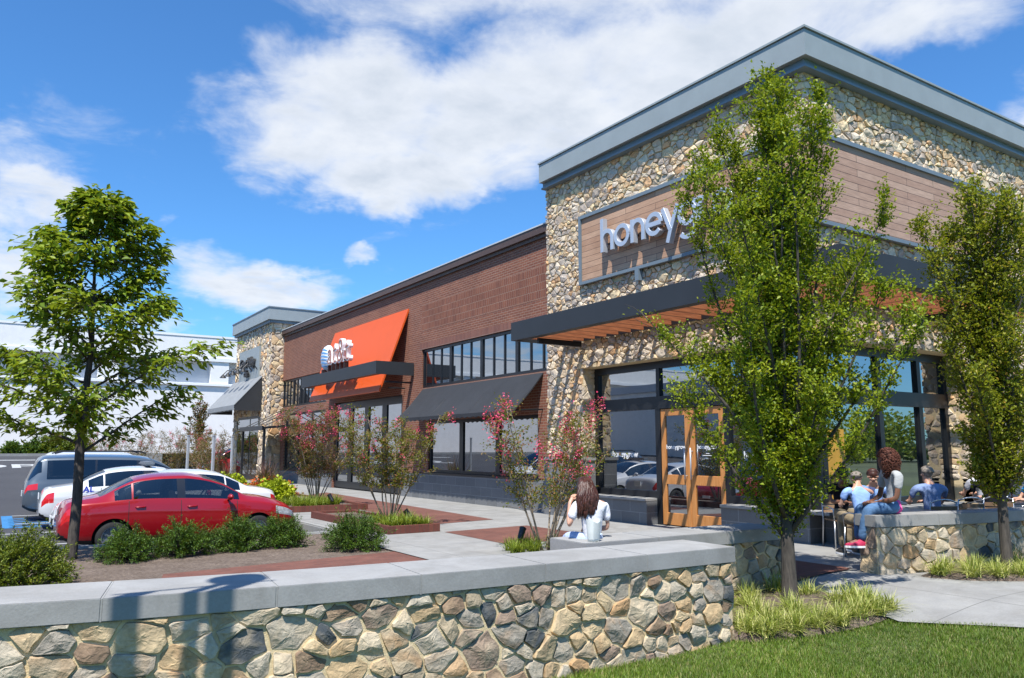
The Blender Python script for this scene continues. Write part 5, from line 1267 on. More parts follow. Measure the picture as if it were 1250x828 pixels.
VAN = dict(L=5.15,W=2.0,H=1.74,
    top=[(-.5,.75),(-.495,1.0),(-.485,1.15),(-.46,1.45),(-.435,1.70),(-.40,1.76),(-.2,1.78),(.0,1.76),(.08,1.72),(.16,1.58),(.29,1.16),(.32,1.10),(.40,1.03),(.46,.92),(.49,.74),(.5,.5)],
    belt=[(-.5,.74),(-.48,1.0),(-.4,1.06),(0,1.06),(.2,1.02),(.32,.98),(.42,.86),(.48,.7),(.5,.5)],
    bot=[(-.5,.38),(-.46,.27),(-.4,.22),(.4,.2),(.46,.22),(.5,.3)],
    plan=[(-.5,.78),(-.485,.88),(-.45,.95),(-.38,.99),(-.2,1.0),(.2,1.0),(.36,.97),(.43,.91),(.475,.8),(.5,.6)],
    roofw=[(-.5,.6),(-.4,.70),(-.2,.74),(.0,.74),(.15,.72),(.3,.74),(.5,.5)],
    win=[(-.40,-.175),(-.165,.03),(.045,.26)],wind=(.10,.285),rear=(-.6,-.59),hatch=(-.425,1.08,1.60),doors=[(-.17,.035),(.035,.235)],pillar=(-.2,.05),
    lights=dict(head=(.385,.482,.72,.97),tail=(-.492,-.438,.74,.96)),grille=(.38,.62),wr=.33,wx=(-.30,.31),cabin=(-.38,.22),seats=(.05,-.12),mirror=.2,plate=(.72,.45),glass=M['cardark'],paint=M['p_grey'],mirrorpaint=M['p_grey'])
vn = build_car('minivan', 'slate grey minivan with a roof rack and tail light, beyond the white sedans', 'van', VAN, (3.35,25.85,LOT), 0)
b = MB()
for s in (-1,1): b.tube([(-1.9,s*.66,1.80),(-1.7,s*.66,1.86),(.2,s*.66,1.86),(.4,s*.66,1.80)],.02,6)
b.build('roof_rail', M['black'], vn)
SUV = cfg(VAN, L=4.5, W=1.85, paint=M['p_white'], mirrorpaint=M['p_white'], top=[(a,b*1.04) for a,b in VAN['top']])
build_car('off_road_car', 'tall white off road car behind the grey minivan, only its roof in view', 'car', SUV, (3.4,29.0,LOT), 0)
build_car('hatchback_car', 'dark red car in the distance beside the far stone building', 'car', cfg(VAN, L=4.4, W=1.8, paint=M['p_dkred'], mirrorpaint=M['p_dkred']), (12.3,48.8,-.05), radians(180))
gm = 'cars across the lot mirrored in the shop windows'
build_car('sedan_car', 'pale silver sedan across the lot, mirrored in the window beside the doors', 'car', cfg(SED, L=4.8, W=1.82, paint=M['p_beige'], glass=M['cardark']), (-3.6,13.2+6.3,LOT), 0, gm)
build_car('off_road_car', 'dark off road car across the lot, mirrored above the silver sedan', 'car', cfg(VAN, L=4.9, W=1.95, paint=M['p_black'], mirrorpaint=M['p_black']), (-9.0,20.6,LOT), 0, gm)
build_car('sedan_car', 'slate grey sedan across the lot, mirrored in the windows under the awning', 'car', cfg(SED, L=4.8, W=1.82, paint=M['p_grey'], glass=M['cardark']), (-8.6,28.5,LOT), 0, gm)
build_car('sedan_car', 'white sedan across the lot, mirrored in the windows under the awning', 'car', cfg(SED, L=4.8, W=1.82, paint=M['p_white'], glass=M['cardark']), (-8.8,31.5,LOT), 0, gm)
def skin_mesh(name, nodes, edges, mat, parent, keep=None, grow=0.0, sub=2, warp=None, extra=None, root='pelvis'):
    """one continuous surface grown round a jointed skeleton"""
    use = [k for k in nodes if keep is None or k in keep]; idx = {k:i for i,k in enumerate(use)}
    me = bpy.data.meshes.new(name); me.from_pydata([nodes[k][0] for k in use], [(idx[a],idx[b]) for a,b in edges if a in idx and b in idx], [])
    o = bpy.data.objects.new(name, me); COL.objects.link(o)
    md = o.modifiers.new('skin','SKIN'); md.use_smooth_shade = True; md.branch_smoothing = .6
    for i,k in enumerate(use):
        r = nodes[k][1]+grow; me.skin_vertices[0].data[i].radius = (r,r); me.skin_vertices[0].data[i].use_root = (k == root)
    ss = o.modifiers.new('sub','SUBSURF'); ss.levels = sub; ss.render_levels = sub
    dg = bpy.context.evaluated_depsgraph_get(); m2 = bpy.data.meshes.new_from_object(o.evaluated_get(dg)); bpy.data.objects.remove(o); bpy.data.meshes.remove(me)
    co = np.zeros(len(m2.vertices)*3,np.float32); m2.vertices.foreach_get('co',co); co = co.reshape(-1,3)
    if warp is not None: co = warp(co); m2.vertices.foreach_set('co',co.astype(np.float32).ravel())
    if extra is not None and extra.v:
        bm = bmesh.new(); bm.from_mesh(m2); vs = [bm.verts.new(v) for v in extra.v]
        for f in extra.f: bm.faces.new([vs[i] for i in f])
        bm.to_mesh(m2); bm.free()
    m2.name = name; m2.materials.clear(); m2.materials.append(mat); m2.polygons.foreach_set('use_smooth',[True]*len(m2.polygons)); m2.polygons.foreach_set('material_index',[0]*len(m2.polygons))
    return link(name, m2, parent)
ED = [('pelvis','waist'),('waist','chest'),('chest','upper'),('upper','neck'),('neck','jaw'),('jaw','head'),('head','crown'),('jaw','nose')]
for s in 'lr':
    ED += [('upper','shoulder_'+s),('shoulder_'+s,'elbow_'+s),('elbow_'+s,'wrist_'+s),('wrist_'+s,'palm_'+s),('pelvis','hip_'+s),('hip_'+s,'knee_'+s),('knee_'+s,'ankle_'+s),('ankle_'+s,'toe_'+s),('head','ear_'+s)]
def seated(over=None, lean=.0, headfwd=.05, wide=1.0, turn=0):
    lz = lambda z: lean*(z-.1)
    P = {'pelvis':((0,0,.115),.115),'waist':((lz(.26)-.015,0,.26),.105),'chest':((lz(.42)-.01,0,.42),.120),'upper':((lz(.53),0,.535),.080),
         'neck':((lz(.60)+.02,0,.605),.060),'jaw':((lz(.68)+headfwd,0,.648),.073),'head':((lz(.75)+headfwd+.0,0,.728),.090),'crown':((lz(.80)+headfwd-.01,0,.785),.068),
         'nose':((lz(.7)+headfwd+.083,0,.688),.014)}
    for s,k in (('l',1),('r',-1)):
        P.update({'shoulder_'+s:((lz(.52),k*.170*wide,.525),.060),'elbow_'+s:((lz(.3)+.08,k*.235*wide,.24),.040),'wrist_'+s:((.30,k*.15,.20),.027),'palm_'+s:((.375,k*.13,.205),.027),
            'hip_'+s:((.06,k*.095,.10),.092),'knee_'+s:((.43,k*.12,.105),.062),'ankle_'+s:((.44,k*.12,-.33),.042),'toe_'+s:((.59,k*.13,-.385),.030),'ear_'+s:((lz(.73)+headfwd-.005,k*.085,.705),.015)})
    for k,v in (over or {}).items(): P[k] = (v, P[k][1]) if len(v) == 3 else ((v[0],v[1],v[2]), v[3])
    if turn:
        c = Vector(P['neck'][0]); Rm = Matrix.Rotation(turn,3,'Z')
        for k in ('jaw','head','crown','nose','ear_l','ear_r'): P[k] = (tuple(c+Rm @ (Vector(P[k][0])-c)), P[k][1])
    return P
def torso_warp(P, wide=1.0, girth=1.0):
    zs = [P[k][0][2] for k in ('pelvis','waist','chest','upper')]; xc = [P[k][0][0] for k in ('pelvis','waist','chest','upper')]
    def f(co):
        z = co[:,2]; x0 = np.interp(z, zs, xc); core = np.clip((.26-np.abs(co[:,1]))/.12,0,1)*np.clip((.57-z)/.08,0,1)*np.clip((z-.02)/.05,0,1)*np.clip((.22-np.abs(co[:,0]-x0))/.05,0,1)
        co = co.copy(); co[:,0] = x0+(co[:,0]-x0)*(1-core*(.18-(girth-1)*.9)); co[:,1] = co[:,1]*(1+core*(.28*wide+(girth-1)*.6)); return co
    return f
def fingers(P, s, curl=.5):
    mb = MB(); w = Vector(P['wrist_'+s][0]); p = Vector(P['palm_'+s][0]); d = (p-w).normalized(); k = 1 if s == 'l' else -1
    side = d.cross(Vector((0,0,1))); side = side.normalized() if side.length > .1 else Vector((0,1,0)); side = side*(1 if side.y*k < 0 else -1); n = d.cross(side).normalized()
    if n.z > 0: n = -n
    for i,(o,L) in enumerate(((.026,.066),(.009,.075),(-.009,.07),(-.025,.055))):
        a = p+side*o+d*.012; b = a+d*L*.45+n*curl*.012; c = b+(d*.7+n*curl).normalized()*L*.35; e = c+(d*.35+n*curl*1.3).normalized()*L*.3
        mb.tube([a-d*.02,a,b,c,e],[.009,.0095,.0088,.008,.0062],6)
    a = p+side*.026-d*.03; b = a+side*.022+d*.022+n*.008; c = b+d*.028+side*.004+n*.01; mb.tube([a,b,c],[.011,.0105,.008],6)
    return mb
TORSO = ['neck','pelvis','waist','chest','upper','shoulder_l','shoulder_r','elbow_l','elbow_r','hip_l','hip_r']
def sleeve(P, f):
    Q = dict(P)
    for s in 'lr':
        a = Vector(P['shoulder_'+s][0]); b = Vector(P['elbow_'+s][0]); Q['elbow_'+s] = (tuple(a+(b-a)*f), .050)
    u = Vector(P['hip_l'][0]); 
    for s in 'lr':
        a = Vector(P['pelvis'][0]); b = Vector(P['hip_'+s][0]); Q['hip_'+s] = (tuple(a+(b-a)*.55), .098)
    Q['upper'] = (P['upper'][0], .078); a = Vector(P['upper'][0]); b = Vector(P['neck'][0]); Q['neck'] = (tuple(a+(b-a)*.55), .050)
    for s in 'lr': Q['shoulder_'+s] = (P['shoulder_'+s][0], .053)
    return Q
def make_person(label, loc, rz, P, skinm, shirt, trousers, shoes, hair, wide=1.0, girth=1.0, sl=.62, group=None, scale=1.0, longsleeve=False, hand_curl=.6, grow=.016):
    T = thing('person', label, 'person', loc, rz, group); T.scale = (scale,)*3; wp = torso_warp(P, wide, girth)
    ex = MB()
    for s in 'lr':
        h = fingers(P, s, hand_curl); ex.add(h.v, h.f)
    for s in 'lr':                                                       # eye sockets: dark pupils set in the face
        pass
    thin = dict(pelvis=.5,waist=.6,chest=.66,upper=.62,hip_l=.3,hip_r=.3,knee_l=.68,knee_r=.68,ankle_l=.6,ankle_r=.6,toe_l=.35,toe_r=.35,shoulder_l=.72,shoulder_r=.72)
    skin_mesh('body', {k:(v[0], v[1]*(thin.get(k,1) if trousers else 1)) for k,v in P.items()}, ED, skinm, T, warp=wp, extra=ex)
    hd = Vector(P['head'][0]); ns = Vector(P['nose'][0]); fwd = (ns-hd); fwd.z = 0; fwd.normalize(); lat = Vector((-fwd.y,fwd.x,0))
    b = MB()
    for s in (-1,1): b.sphere(hd+fwd*.068+lat*s*.030+Vector((0,0,-.012)), .011, 8, 6)
    b.build('eyes', M['hair_black'], T, True)
    b = MB(); m_ = hd+fwd*.050+Vector((0,0,-.078)); b.tube([m_-lat*.018,m_+fwd*.008,m_+lat*.018],[.003,.006,.003],6); b.build('mouth', M['lip'], T, True)
    S = sleeve(P, .98 if longsleeve else sl); skin_mesh('shirt', S, ED, shirt, T, TORSO, grow, warp=wp)
    if trousers:
        Q = dict(P); Q['pelvis'] = ((P['pelvis'][0][0]-.005,0,P['pelvis'][0][2]-.02),.105); Q['waist'] = ((P['pelvis'][0][0]-.01,0,P['pelvis'][0][2]+.055),.085)
        for s in 'lr': Q['hip_'+s] = (P['hip_'+s][0], .098)
        skin_mesh('trousers', Q, ED, trousers, T, ['pelvis','waist','hip_l','hip_r','knee_l','knee_r','ankle_l','ankle_r'], .017)
        for s in 'lr':
            a = Vector(P['ankle_'+s][0]); t = Vector(P['toe_'+s][0]); d = (t-a); d.z = 0; d.normalize(); Lf = d.cross(Vector((0,0,1)))
            b = MB(); base = Vector((a.x,a.y,min(a.z,t.z)-.035))
            ring = []
            for i in range(14):
                an = 2*pi*i/14; ring.append((cos(an)*.135+.055, sin(an)*(.048 if cos(an) < .2 else .044)))
            vs = []; 
            for z,k in ((-.005,.97),(.02,1.0),(.05,.86),(.085,.55)):
                for (u,v) in ring: vs.append(base+d*(u*k*(1 if z < .06 else .75)-(0 if z < .06 else .0))+Lf*(v*k*1.05)+Vector((0,0,z if u < .1 or z < .05 else z*.78)))
            fs = [(i+14*r,(i+1)%14+14*r,(i+1)%14+14*(r+1),i+14*(r+1)) for r in range(3) for i in range(14)]+[tuple(range(13,-1,-1)),tuple(range(42,56))]
            b.add(vs,fs); sh = b.build('shoe', shoes, T, True)
            b = MB(); vs = [base+d*u*1.02+Lf*v*1.1+Vector((0,0,z)) for z in (-.018,.008) for (u,v) in ring]; b.add(vs,[tuple(range(13,-1,-1)),tuple(range(14,28))]+[(i,(i+1)%14,14+(i+1)%14,14+i) for i in range(14)]); b.build('sole', M['white'], sh)
    if hair: hair(T, P)
    return T
def cap_hair(mat, r=(.104,.098,.100), back=.02, cut=-.15, up=.02):
    def f(T, P):
        h = Vector(P['head'][0]); ns = Vector(P['nose'][0]); fw = (ns-h); fw.z = 0; fw.normalize(); rg = random.Random(3)
        b = MB()
        def fn(d):
            front = d.x*fw.x+d.y*fw.y; low = d.z < (cut if front < -.1 else .32+front*.35)
            return (.80 if low else 1.0)+.025*sin(d.x*23)*sin(d.y*19+d.z*21)
        b.sphere(h-fw*back+Vector((0,0,up)), r, 24, 16, fn=fn); b.build('hair', mat, T, True)
    return f
def curly_hair(mat, R=.155):
    def f(T, P):
        rg = np.random.default_rng(4); h = Vector(P['head'][0]); ns = Vector(P['nose'][0]); fw = (ns-h); fw.z = 0; fw.normalize(); b = MB()
        c = h-fw*.035+Vector((0,0,-.035)); b.sphere(c, (R*.86,R*.82,R*1.15), 20, 14)
        for i in range(1100):                                            # springy curls over the whole mop
            d = rg.normal(0,1,3); d /= np.linalg.norm(d); d = Vector(d)
            if d.dot(fw) > .40 and d.z < .35: continue
            p = c+Vector((d.x*R*.88,d.y*R*.84,d.z*R*(1.12 if d.z > 0 else 1.35))); u = d.orthogonal().normalized(); w = d.cross(u); rr = rg.uniform(.006,.012); n = 7; ph = rg.uniform(0,6)
            b.tube([p+d*(.032*k/n)+u*(cos(k*1.5+ph)*rr)+w*(sin(k*1.5+ph)*rr)-Vector((0,0,.0016*k)) for k in range(n)], [.004]*(n-1)+[.0015], 4)
        b.build('hair', mat, T, True)
    return f
def long_hair(mat, length=.42):
    def f(T, P):
        rg = np.random.default_rng(9); h = Vector(P['head'][0]); ns = Vector(P['nose'][0]); fw = (ns-h); fw.z = 0; fw.normalize(); lat = Vector((-fw.y,fw.x,0)); b = MB()
        b.sphere(h-fw*.012+Vector((0,0,.012)), (.100,.102,.106), 20, 14, fn=lambda d: .86 if (d.x*fw.x+d.y*fw.y) > .45 and d.z < .45 else 1.0)
        for i in range(420):                                            # locks falling down the back
            a = rg.uniform(-1.9,1.9); el = rg.uniform(-.1,1.2); s = Vector((0,0,0))+(-fw*cos(a)+lat*sin(a))*cos(el)*.105+Vector((0,0,sin(el)*.105)); p0 = h-fw*.012+Vector((0,0,.012))+s
            L = length*rg.uniform(.62,1.05); out = (-fw*max(.25,cos(a))*.045+lat*sin(a)*.05); pts = [p0]; n = 7; ph = rg.uniform(0,6)
            for k in range(1,n+1):
                t = k/n; q = h+(-fw*cos(a)*.105+lat*sin(a)*(.105+.03*sin(t*2.4)))+out*sin(t*pi*.75)*1.3+Vector((0,0,.02-L*t)); q += lat*.020*sin(t*7+ph)+(-fw)*.014*cos(t*6+ph)
                q = p0.lerp(q, min(1,t*2.2)); pts.append(q)
            b.tube(pts, [.006,.010,.012,.013,.013,.012,.009,.003], 5)
        b.build('hair', mat, T, True)
    return f
M['lip'] = simple('lip_colour', (.3,.10,.08), .5); M['c_white'] = cloth('white_cotton', (.70,.70,.74)); M['c_greytee'] = cloth('grey_cotton', (.38,.39,.40)); M['c_denim'] = cloth('blue_denim', (.10,.19,.34), .25); M['c_lightdenim'] = cloth('pale_denim', (.42,.5,.68)); M['c_pink'] = cloth('pink_cotton', (.80,.12,.42))
M['c_sky'] = cloth('sky_blue_cotton', (.28,.44,.80)); M['c_slate'] = cloth('slate_blue_cotton', (.20,.27,.46)); M['c_black'] = cloth('black_cotton', (.010,.011,.016)); M['c_pale'] = cloth('pale_cotton', (.5,.5,.55)); M['c_bright'] = cloth('bright_blue_cotton', (.03,.22,.50)); M['c_dark'] = cloth('dark_trousers', (.03,.03,.04)); M['c_khaki']=cloth('khaki_trousers',(.25,.2,.13)); M['shoe_pink'] = simple('crimson_canvas', (.42,.015,.07), .7); M['shoe_dark'] = simple('dark_leather', (.03,.025,.02), .5)
# woman on the short wall, back turned, one hand at her face
P = seated(dict(elbow_l=(.05,.30,.27), wrist_l=(.13,.235,.53), palm_l=(.15,.185,.60), elbow_r=(.07,-.24,.23), ankle_l=(.46,.10,-.30), ankle_r=(.45,-.1,-.30)), lean=.12, headfwd=.07, turn=radians(42))
W1 = make_person('woman in white T-shirt with long brown hair, sitting with her back turned', (5.56,6.88,.63-.11), radians(82), P, M['skin_pale'], M['c_white'], M['c_lightdenim'], M['shoe_dark'], long_hair(M['hair_brown'], .39), sl=.75, hand_curl=1.1, grow=.022, scale=.92)
b = MB(); o = MB()
T = thing('paper_bag', 'crumpled white paper bag with a notched top standing behind the woman in white', 'bag', (5.39,6.66,.632), .2)
vs = []; n = 16
for z,k in ((0,.8),(.03,.9),(.12,1.0),(.20,1.08)):
    for i in range(n):
        a = 2*pi*i/n; sx = .075*k*np.sign(cos(a))*abs(cos(a))**.5; sy = .05*k*np.sign(sin(a))*abs(sin(a))**.5; zz = z+(.045*abs(cos(a))-.01 if z > .15 else 0)+.004*sin(7*a+z*40); vs.append((sx,sy,zz))
b.add(vs,[(i+n*r,(i+1)%n+n*r,(i+1)%n+n*(r+1),i+n*(r+1)) for r in range(3) for i in range(n)]+[tuple(range(n-1,-1,-1))]); b.build('bag_body', M['paper'], T, True)
# woman sitting sideways on the terrace wall
P = seated(dict(elbow_l=(.10,.21,.22), elbow_r=(.09,-.23,.22), wrist_l=(.30,.07,.145), palm_l=(.365,.035,.15), wrist_r=(.31,-.06,.15), palm_r=(.37,-.02,.155), knee_l=(.42,.11,.075), knee_r=(.44,-.11,.075), ankle_l=(.50,.06,-.33), ankle_r=(.47,-.10,-.345), toe_l=(.66,.06,-.37), toe_r=(.63,-.12,-.39)), lean=.07, headfwd=.05, turn=radians(-38))
fdir = atan2(sin(radians(33.2)),-cos(radians(33.2)))
W2 = make_person('woman with curly auburn hair, grey T-shirt and blue jeans sitting on the terrace wall', (10.06,6.10,.75-.005), fdir, P, M['skin_dark'], M['c_greytee'], M['c_denim'], M['shoe_pink'], curly_hair(M['hair_curly'], .150), sl=.66, scale=1.0, girth=1.08)
pk = dict(P); pk['waist'] = ((-.015,0,.235),.108); pk['pelvis'] = ((-.03,0,.12),.122)
for s,k in (('l',1),('r',-1)): pk['hip_'+s] = ((.03,k*.08,.105),.092)
skin_mesh('undershirt', pk, ED, M['c_pink'], W2, ['pelvis','waist','hip_l','hip_r'], .056, warp=torso_warp(P,1.02,1.06))
# ---- cafe terrace: chairs, tables, diners
def chair(label, x, y, rz, seatz=.45):
    C_ = thing('cafe_chair', label, 'chair', (x,y,0), rz, 'chairs on the terrace')
    for sx in (-1,1):
        for sy in (-1,1):
            b = MB()
            if sx < 0: b.tube([(-.24,sy*.22,0),(-.20,sy*.21,seatz),(-.25,sy*.20,.82)],.012,8)
            else: b.tube([(.22,sy*.22,0),(.20,sy*.21,seatz)],.012,8)
            b.build('leg', M['chair_metal'], C_, True)
    b = MB()
    for k in range(6): b.box(-.2+k*.07,-.14+k*.07,-.20,.20,seatz-.008,seatz+.008)
    b.build('seat', M['wicker'], C_)
    b = MB()
    for z in (.56,.64,.72): b.obox((-.222-(z-.45)*.13,0,z),(.008,0,0),(0,.2,0),(-.004,0,.03))
    b.build('backrest', M['wicker'], C_)
    b = MB(); b.tube([(-.25,-.20,.80),(-.262,-.1,.84),(-.265,0,.85),(-.262,.1,.84),(-.25,.20,.80)],.012,8)
    for s in (-1,1): b.tube([(-.225,s*.205,.66),(.0,s*.235,.67),(.2,s*.225,.64),(.205,s*.21,.45)],.011,8)
    b.build('arm_frame', M['chair_metal'], C_, True); return C_
def cafe_table(label, x, y):
    T = thing('cafe_table', label, 'table', (x,y,0), 0, 'tables on the terrace'); b = MB(); b.lathe([(0,.70),(.37,.70),(.39,.715),(.38,.73),(0,.73)],32); o = b.build('table_top', M['table_top'], T); auto_smooth(o,40)
    b = MB(); b.tube([(0,0,.03),(0,0,.70)],.03,10); b.build('pedestal', M['chair_metal'], T, True); b = MB(); b.lathe([(0,.0),(.24,0),(.24,.015),(.03,.05),(0,.05)],24); b.build('base', M['chair_metal'], T)
def diner(label, x, y, face, shirt, hairf, skinm=None, wide=1.0, girth=1.0, ov=None, turn=0, chairlabel=None, lean=.12, ls=False, scale=1.0, tr=None):
    rz = face; P = seated({**dict(elbow_l=(.20,.24,.30),elbow_r=(.20,-.24,.30),wrist_l=(.40,.14,.31),wrist_r=(.40,-.14,.31),palm_l=(.46,.11,.315),palm_r=(.46,-.11,.315)),**(ov or {})}, lean=lean, turn=turn, wide=wide)
    make_person(label, (x,y,.455), rz, P, skinm or M['skin_pale'], shirt, tr or M['c_khaki'], M['shoe_dark'], hairf, wide=wide, girth=girth, longsleeve=ls, scale=scale)
    if chairlabel: chair(chairlabel, x-.02*cos(rz), y-.02*sin(rz), rz)
def split_loose(o):
    """each loose piece of a mesh becomes an object of its own under the same parent"""
    bm = bmesh.new(); bm.from_mesh(o.data); bm.verts.ensure_lookup_table(); seen = set(); groups = []
    for v in bm.verts:
        if v.index in seen: continue
        st = [v]; seen.add(v.index); g = []
        while st:
            a = st.pop(); g.append(a.index)
            for e in a.link_edges:
                b = e.other_vert(a)
                if b.index not in seen: seen.add(b.index); st.append(b)
        groups.append(g)
    bm.free()
    if len(groups) < 2: return
    for i, g in enumerate(groups):
        gs = set(g); mp = {v:k for k,v in enumerate(sorted(gs))}; me = bpy.data.meshes.new(o.data.name)
        fs = [p for p in o.data.polygons if p.vertices[0] in gs]
        me.from_pydata([tuple(o.data.vertices[v].co) for v in sorted(gs)], [], [tuple(mp[v] for v in p.vertices) for p in fs])
        me.polygons.foreach_set('use_smooth', [p.use_smooth for p in fs])
        for m in o.data.materials: me.materials.append(m)
        n = bpy.data.objects.new(o.name.split('.')[0], me); COL.objects.link(n); n.parent = o.parent; n.matrix_parent_inverse = o.matrix_parent_inverse.copy(); n.matrix_basis = o.matrix_basis.copy()
    bpy.data.objects.remove(o)
for nm in ('block_plinth','window_sill','trim','wheel_well','roof_rail','seat','number_plate','hours_line','letter_pin','letter_post','canopy_strut','awning_bracket','awning_side','grille','windshield','headlight','tail_light','side_window','canopy_beam','pilaster','ledge','cap_joint','parapet','rear_window','door_gap','pillar'):
    for o in [o for o in bpy.data.objects if o.name.split('.')[0] == nm and o.parent and o.type == 'MESH' and not o.children]: split_loose(o)
# ================= diners =================
diner('bald man in a light blue shirt leaning over his table behind the curly haired woman', 10.80,7.05, radians(62), M['c_sky'], cap_hair(M['hair_grey'],(.097,.094,.085),.02,.1,.0), lean=.26, ls=False, turn=radians(-25), chairlabel='slatted cafe chair under the leaning man in the light blue shirt')
diner('dark haired woman in dark clothes facing the bald man at the table', 11.72,8.05, radians(-120), M['c_black'], cap_hair(M['hair_black'],(.115,.112,.12),.02,-.6,.01), skinm=M['skin_dark'], chairlabel='slatted cafe chair under the dark haired woman by the glass')
diner('man with sunglasses in a light blue shirt half hidden by the curly haired woman', 11.55,7.35, radians(215), M['c_sky'], cap_hair(M['hair_brown']), lean=.05, chairlabel='slatted cafe chair under the man with sunglasses')
diner('broad grey haired man in a slate blue T-shirt seen from behind', 12.08,6.72, radians(60), M['c_slate'], cap_hair(M['hair_grey'],(.1,.097,.098)), wide=1.12, girth=1.12, lean=.10, chairlabel='slatted cafe chair under the man in the slate blue T-shirt', scale=1.05)
diner('large man in a black T-shirt bent over his food behind the yellowing tree', 13.75,6.62, radians(35), M['c_black'], cap_hair(M['hair_brown']), wide=1.25, girth=1.2, lean=.27, scale=1.08, turn=radians(-30), chairlabel='slatted cafe chair under the man in black')
diner('person in a pale shirt with dark hair standing out against the stone wall', 14.75,7.25, radians(60), M['c_pale'], cap_hair(M['hair_black'],(.118,.115,.12),.01,-.5,.01), wide=1.15, girth=1.1, lean=.05, scale=1.1, chairlabel='slatted cafe chair under the person in the pale shirt')
diner('person in a bright blue shirt facing the man in black across the table', 14.72,6.35, radians(150), M['c_bright'], cap_hair(M['hair_brown']), lean=.15, chairlabel='slatted cafe chair under the person in bright blue')
cafe_table('dark round table in front of the man in the slate blue T-shirt', 11.02,6.42); cafe_table('dark round table between the bald man and the dark haired woman', 11.08,7.42) if False else None
cafe_table('dark round table between the man in black and the person in bright blue', 14.25,6.75)
cafe_table('dark round table beyond the man in the slate blue T-shirt', 12.35,7.72)
chair('empty slatted cafe chair between the slate blue and the black T-shirt', 12.95,6.75, radians(60))

# ================= sun, sky, camera =================
SUN = Vector((-.38,-.365,1.0)).normalized()
sl = bpy.data.lights.new('sun','SUN'); sl.energy = 5.0; sl.angle = radians(.53); sl.color = (1.0,.955,.88)
so = bpy.data.objects.new('sun', sl); COL.objects.link(so); so.rotation_euler = (-SUN).to_track_quat('-Z','Y').to_euler(); so.location = (-20,-20,40)
W = bpy.data.worlds.new('World'); SC.world = W; W.use_nodes = True; nt = W.node_tree; nt.nodes.clear()
class WT(NT):
    def __init__(s, t): s.t = t; s.out = t.nodes.new('ShaderNodeOutputWorld')
w = WT(nt)
sky = w.n('TexSky', sky_type='NISHITA', sun_disc=False, sun_elevation=math.asin(SUN.z), sun_rotation=atan2(SUN.x,SUN.y), air_density=1.0, dust_density=.35, ozone_density=2.4, altitude=50)
dirv = w.n('TexCoord').outputs['Generated']
sp = w.n('SeparateXYZ', Vector=dirv); zc = w.math('ADD', w.math('MAXIMUM', sp.outputs['Z'], 0.0), .16)
pl = w.n('CombineXYZ'); w.set(pl.inputs[0], w.math('DIVIDE', sp.outputs['X'], zc)); w.set(pl.inputs[1], w.math('DIVIDE', sp.outputs['Y'], zc))
nbig = w.noise(1.6, 8, .58, pl.outputs[0]); nfine = w.noise(4.5, 8, .62, pl.outputs[0], dist=.4); nlow = w.noise(7.0, 5, .55, pl.outputs[0])
wn = w.n('TexNoise', Scale=3.2, Detail=6, Roughness=.6); w.set(wn.inputs['Vector'], dirv)
wofs = w.n('VectorMath', operation='MULTIPLY_ADD'); w.set(wofs.inputs[0], wn.outputs['Color']); wofs.inputs[1].default_value = (.20,.20,.20); wofs.inputs[2].default_value = (-.10,-.10,-.10)
wd = w.n('VectorMath', operation='ADD'); w.set(wd.inputs[0], dirv); w.set(wd.inputs[1], wofs.outputs[0]); WDIR = wd.outputs[0]
def pdir(x, y):
    F = 960.; ph = radians(33.2); pt = radians(7.95)
    fw = Vector((sin(ph)*cos(pt),cos(ph)*cos(pt),sin(pt))); rt = Vector((cos(ph),-sin(ph),0)); up = rt.cross(fw); return (fw*F+rt*(x-625)+up*(414-y)).normalized()
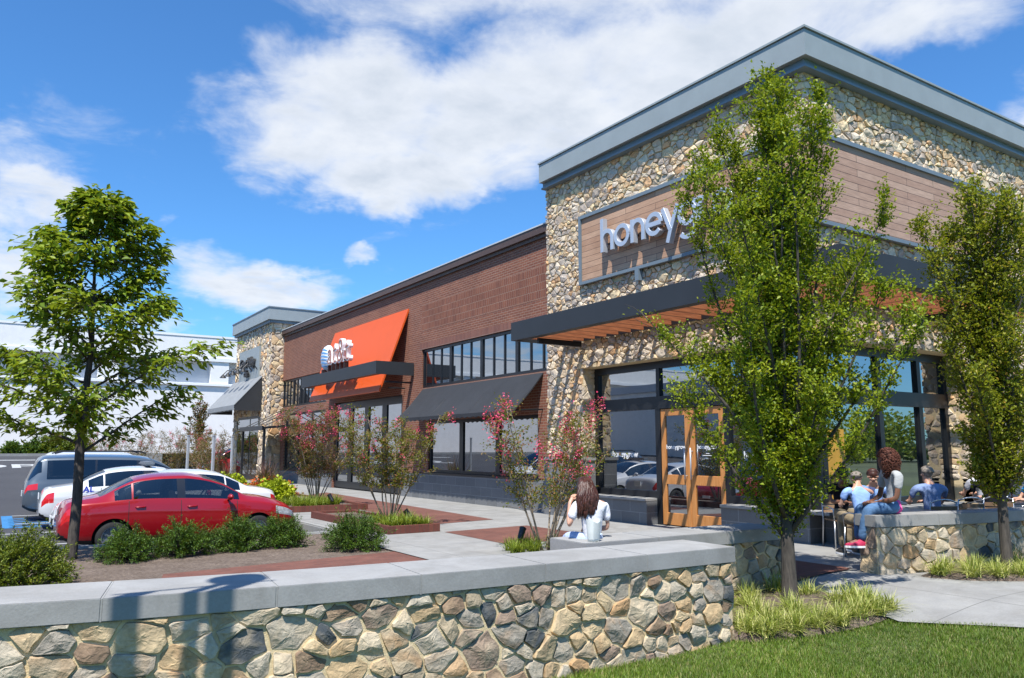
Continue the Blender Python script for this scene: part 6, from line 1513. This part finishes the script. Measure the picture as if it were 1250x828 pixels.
# cloud banks: bearing/elevation of the centre, half sizes in radians, tilt, weight
CL = [(400,125,165,100,22,1.0),(520,205,175,55,8,.95),(335,60,70,60,60,.7),(640,110,200,110,10,1.0),(820,60,240,85,-4,1.0),(1010,20,200,60,-6,.92),(700,-60,400,110,0,.85),
      (330,365,130,42,6,.85),(250,330,65,38,0,.7),(30,225,75,30,10,.8),(10,295,65,34,0,.85),(40,360,120,45,0,.75),(20,150,35,32,20,.5),(470,320,28,14,10,.55),(210,275,30,14,12,.45),(1245,178,70,45,0,.9),(90,400,150,30,0,.55),(1330,150,120,80,0,.9),(500,390,90,30,0,.3)]
CL += [(-700,150,500,160,10,.8),(2100,100,500,180,0,.8)]
dens = None
for (px,py,rx,ry,tilt,wt) in CL:
    c = pdir(px,py); u = Vector((0,0,1)).cross(c).normalized()*-1; v = c.cross(u).normalized(); v = v if v.z > 0 else -v; ta = radians(tilt); u2 = u*cos(ta)+v*sin(ta); v2 = v*cos(ta)-u*sin(ta)
    du = w.n('VectorMath', operation='DOT_PRODUCT'); w.set(du.inputs[0], WDIR); du.inputs[1].default_value = u2*(960/rx)
    dv = w.n('VectorMath', operation='DOT_PRODUCT'); w.set(dv.inputs[0], WDIR); dv.inputs[1].default_value = v2*(960/ry)
    a = w.math('SUBTRACT', du.outputs['Value'], c.dot(u2)*960/rx); b = w.math('SUBTRACT', dv.outputs['Value'], c.dot(v2)*960/ry)
    r2 = w.math('ADD', w.math('MULTIPLY',a,a), w.math('MULTIPLY',b,b)); m = w.math('MULTIPLY', w.math('SUBTRACT', 1.15, r2, clamp=True), wt)
    fr_ = w.n('VectorMath', operation='DOT_PRODUCT'); w.set(fr_.inputs[0], dirv); fr_.inputs[1].default_value = c
    m = w.math('MULTIPLY', m, w.math('GREATER_THAN', fr_.outputs['Value'], .25))
    dens = m if dens is None else w.math('SMOOTH_MAX', dens, m, .15)
d = w.math('ADD', dens, w.math('MULTIPLY', w.math('SUBTRACT', nbig, .5), 1.5)); d = w.math('ADD', d, w.math('MULTIPLY', w.math('SUBTRACT', nfine, .5), 1.15))
alpha = w.n('MapRange', interpolation_type='SMOOTHSTEP'); w.set(alpha.inputs[0], d); alpha.inputs[1].default_value = .26; alpha.inputs[2].default_value = 1.0
shade = w.ramp(w.math('ADD', w.math('MULTIPLY', d, .45), w.math('MULTIPLY', nlow, .6)), [(.25,(.80,.86,.96)),(.55,(.93,.96,1.0)),(.72,(.80,.85,.93)),(.95,(.62,.69,.79))])
skc = w.mix(1.0, sky.outputs[0], c4(.50,.93,1.30), 'MULTIPLY')
bs = w.n('Background', Strength=.105); w.set(bs.inputs[0], skc)
bc = w.n('Background', Strength=.68); w.set(bc.inputs[0], shade)
mx = w.n('MixShader'); w.set(mx.inputs[0], w.math('MULTIPLY', alpha.outputs[0], .96)); w.set(mx.inputs[1], bs.outputs[0]); w.set(mx.inputs[2], bc.outputs[0])
nt.links.new(mx.outputs[0], w.out.inputs[0])
ca = bpy.data.cameras.new('camera'); co_ = bpy.data.objects.new('camera', ca); COL.objects.link(co_); SC.camera = co_
ca.sensor_width = 36; ca.lens = 960/1250*36; ca.clip_start = .05; ca.clip_end = 3000
co_.location = (0,0,1.6); ph, pt = radians(33.2), radians(7.95)
co_.rotation_euler = Vector((sin(ph)*cos(pt),cos(ph)*cos(pt),sin(pt))).to_track_quat('-Z','Y').to_euler()
SC.view_settings.view_transform = 'Standard'; SC.view_settings.look = 'None'; SC.view_settings.gamma = 1; SC.view_settings.exposure = .6; SC.view_settings.use_curve_mapping = False
SC.cycles.max_bounces = 8; SC.cycles.transparent_max_bounces = 12; SC.cycles.use_denoising = True; SC.cycles.caustics_reflective = False; SC.cycles.caustics_refractive = False
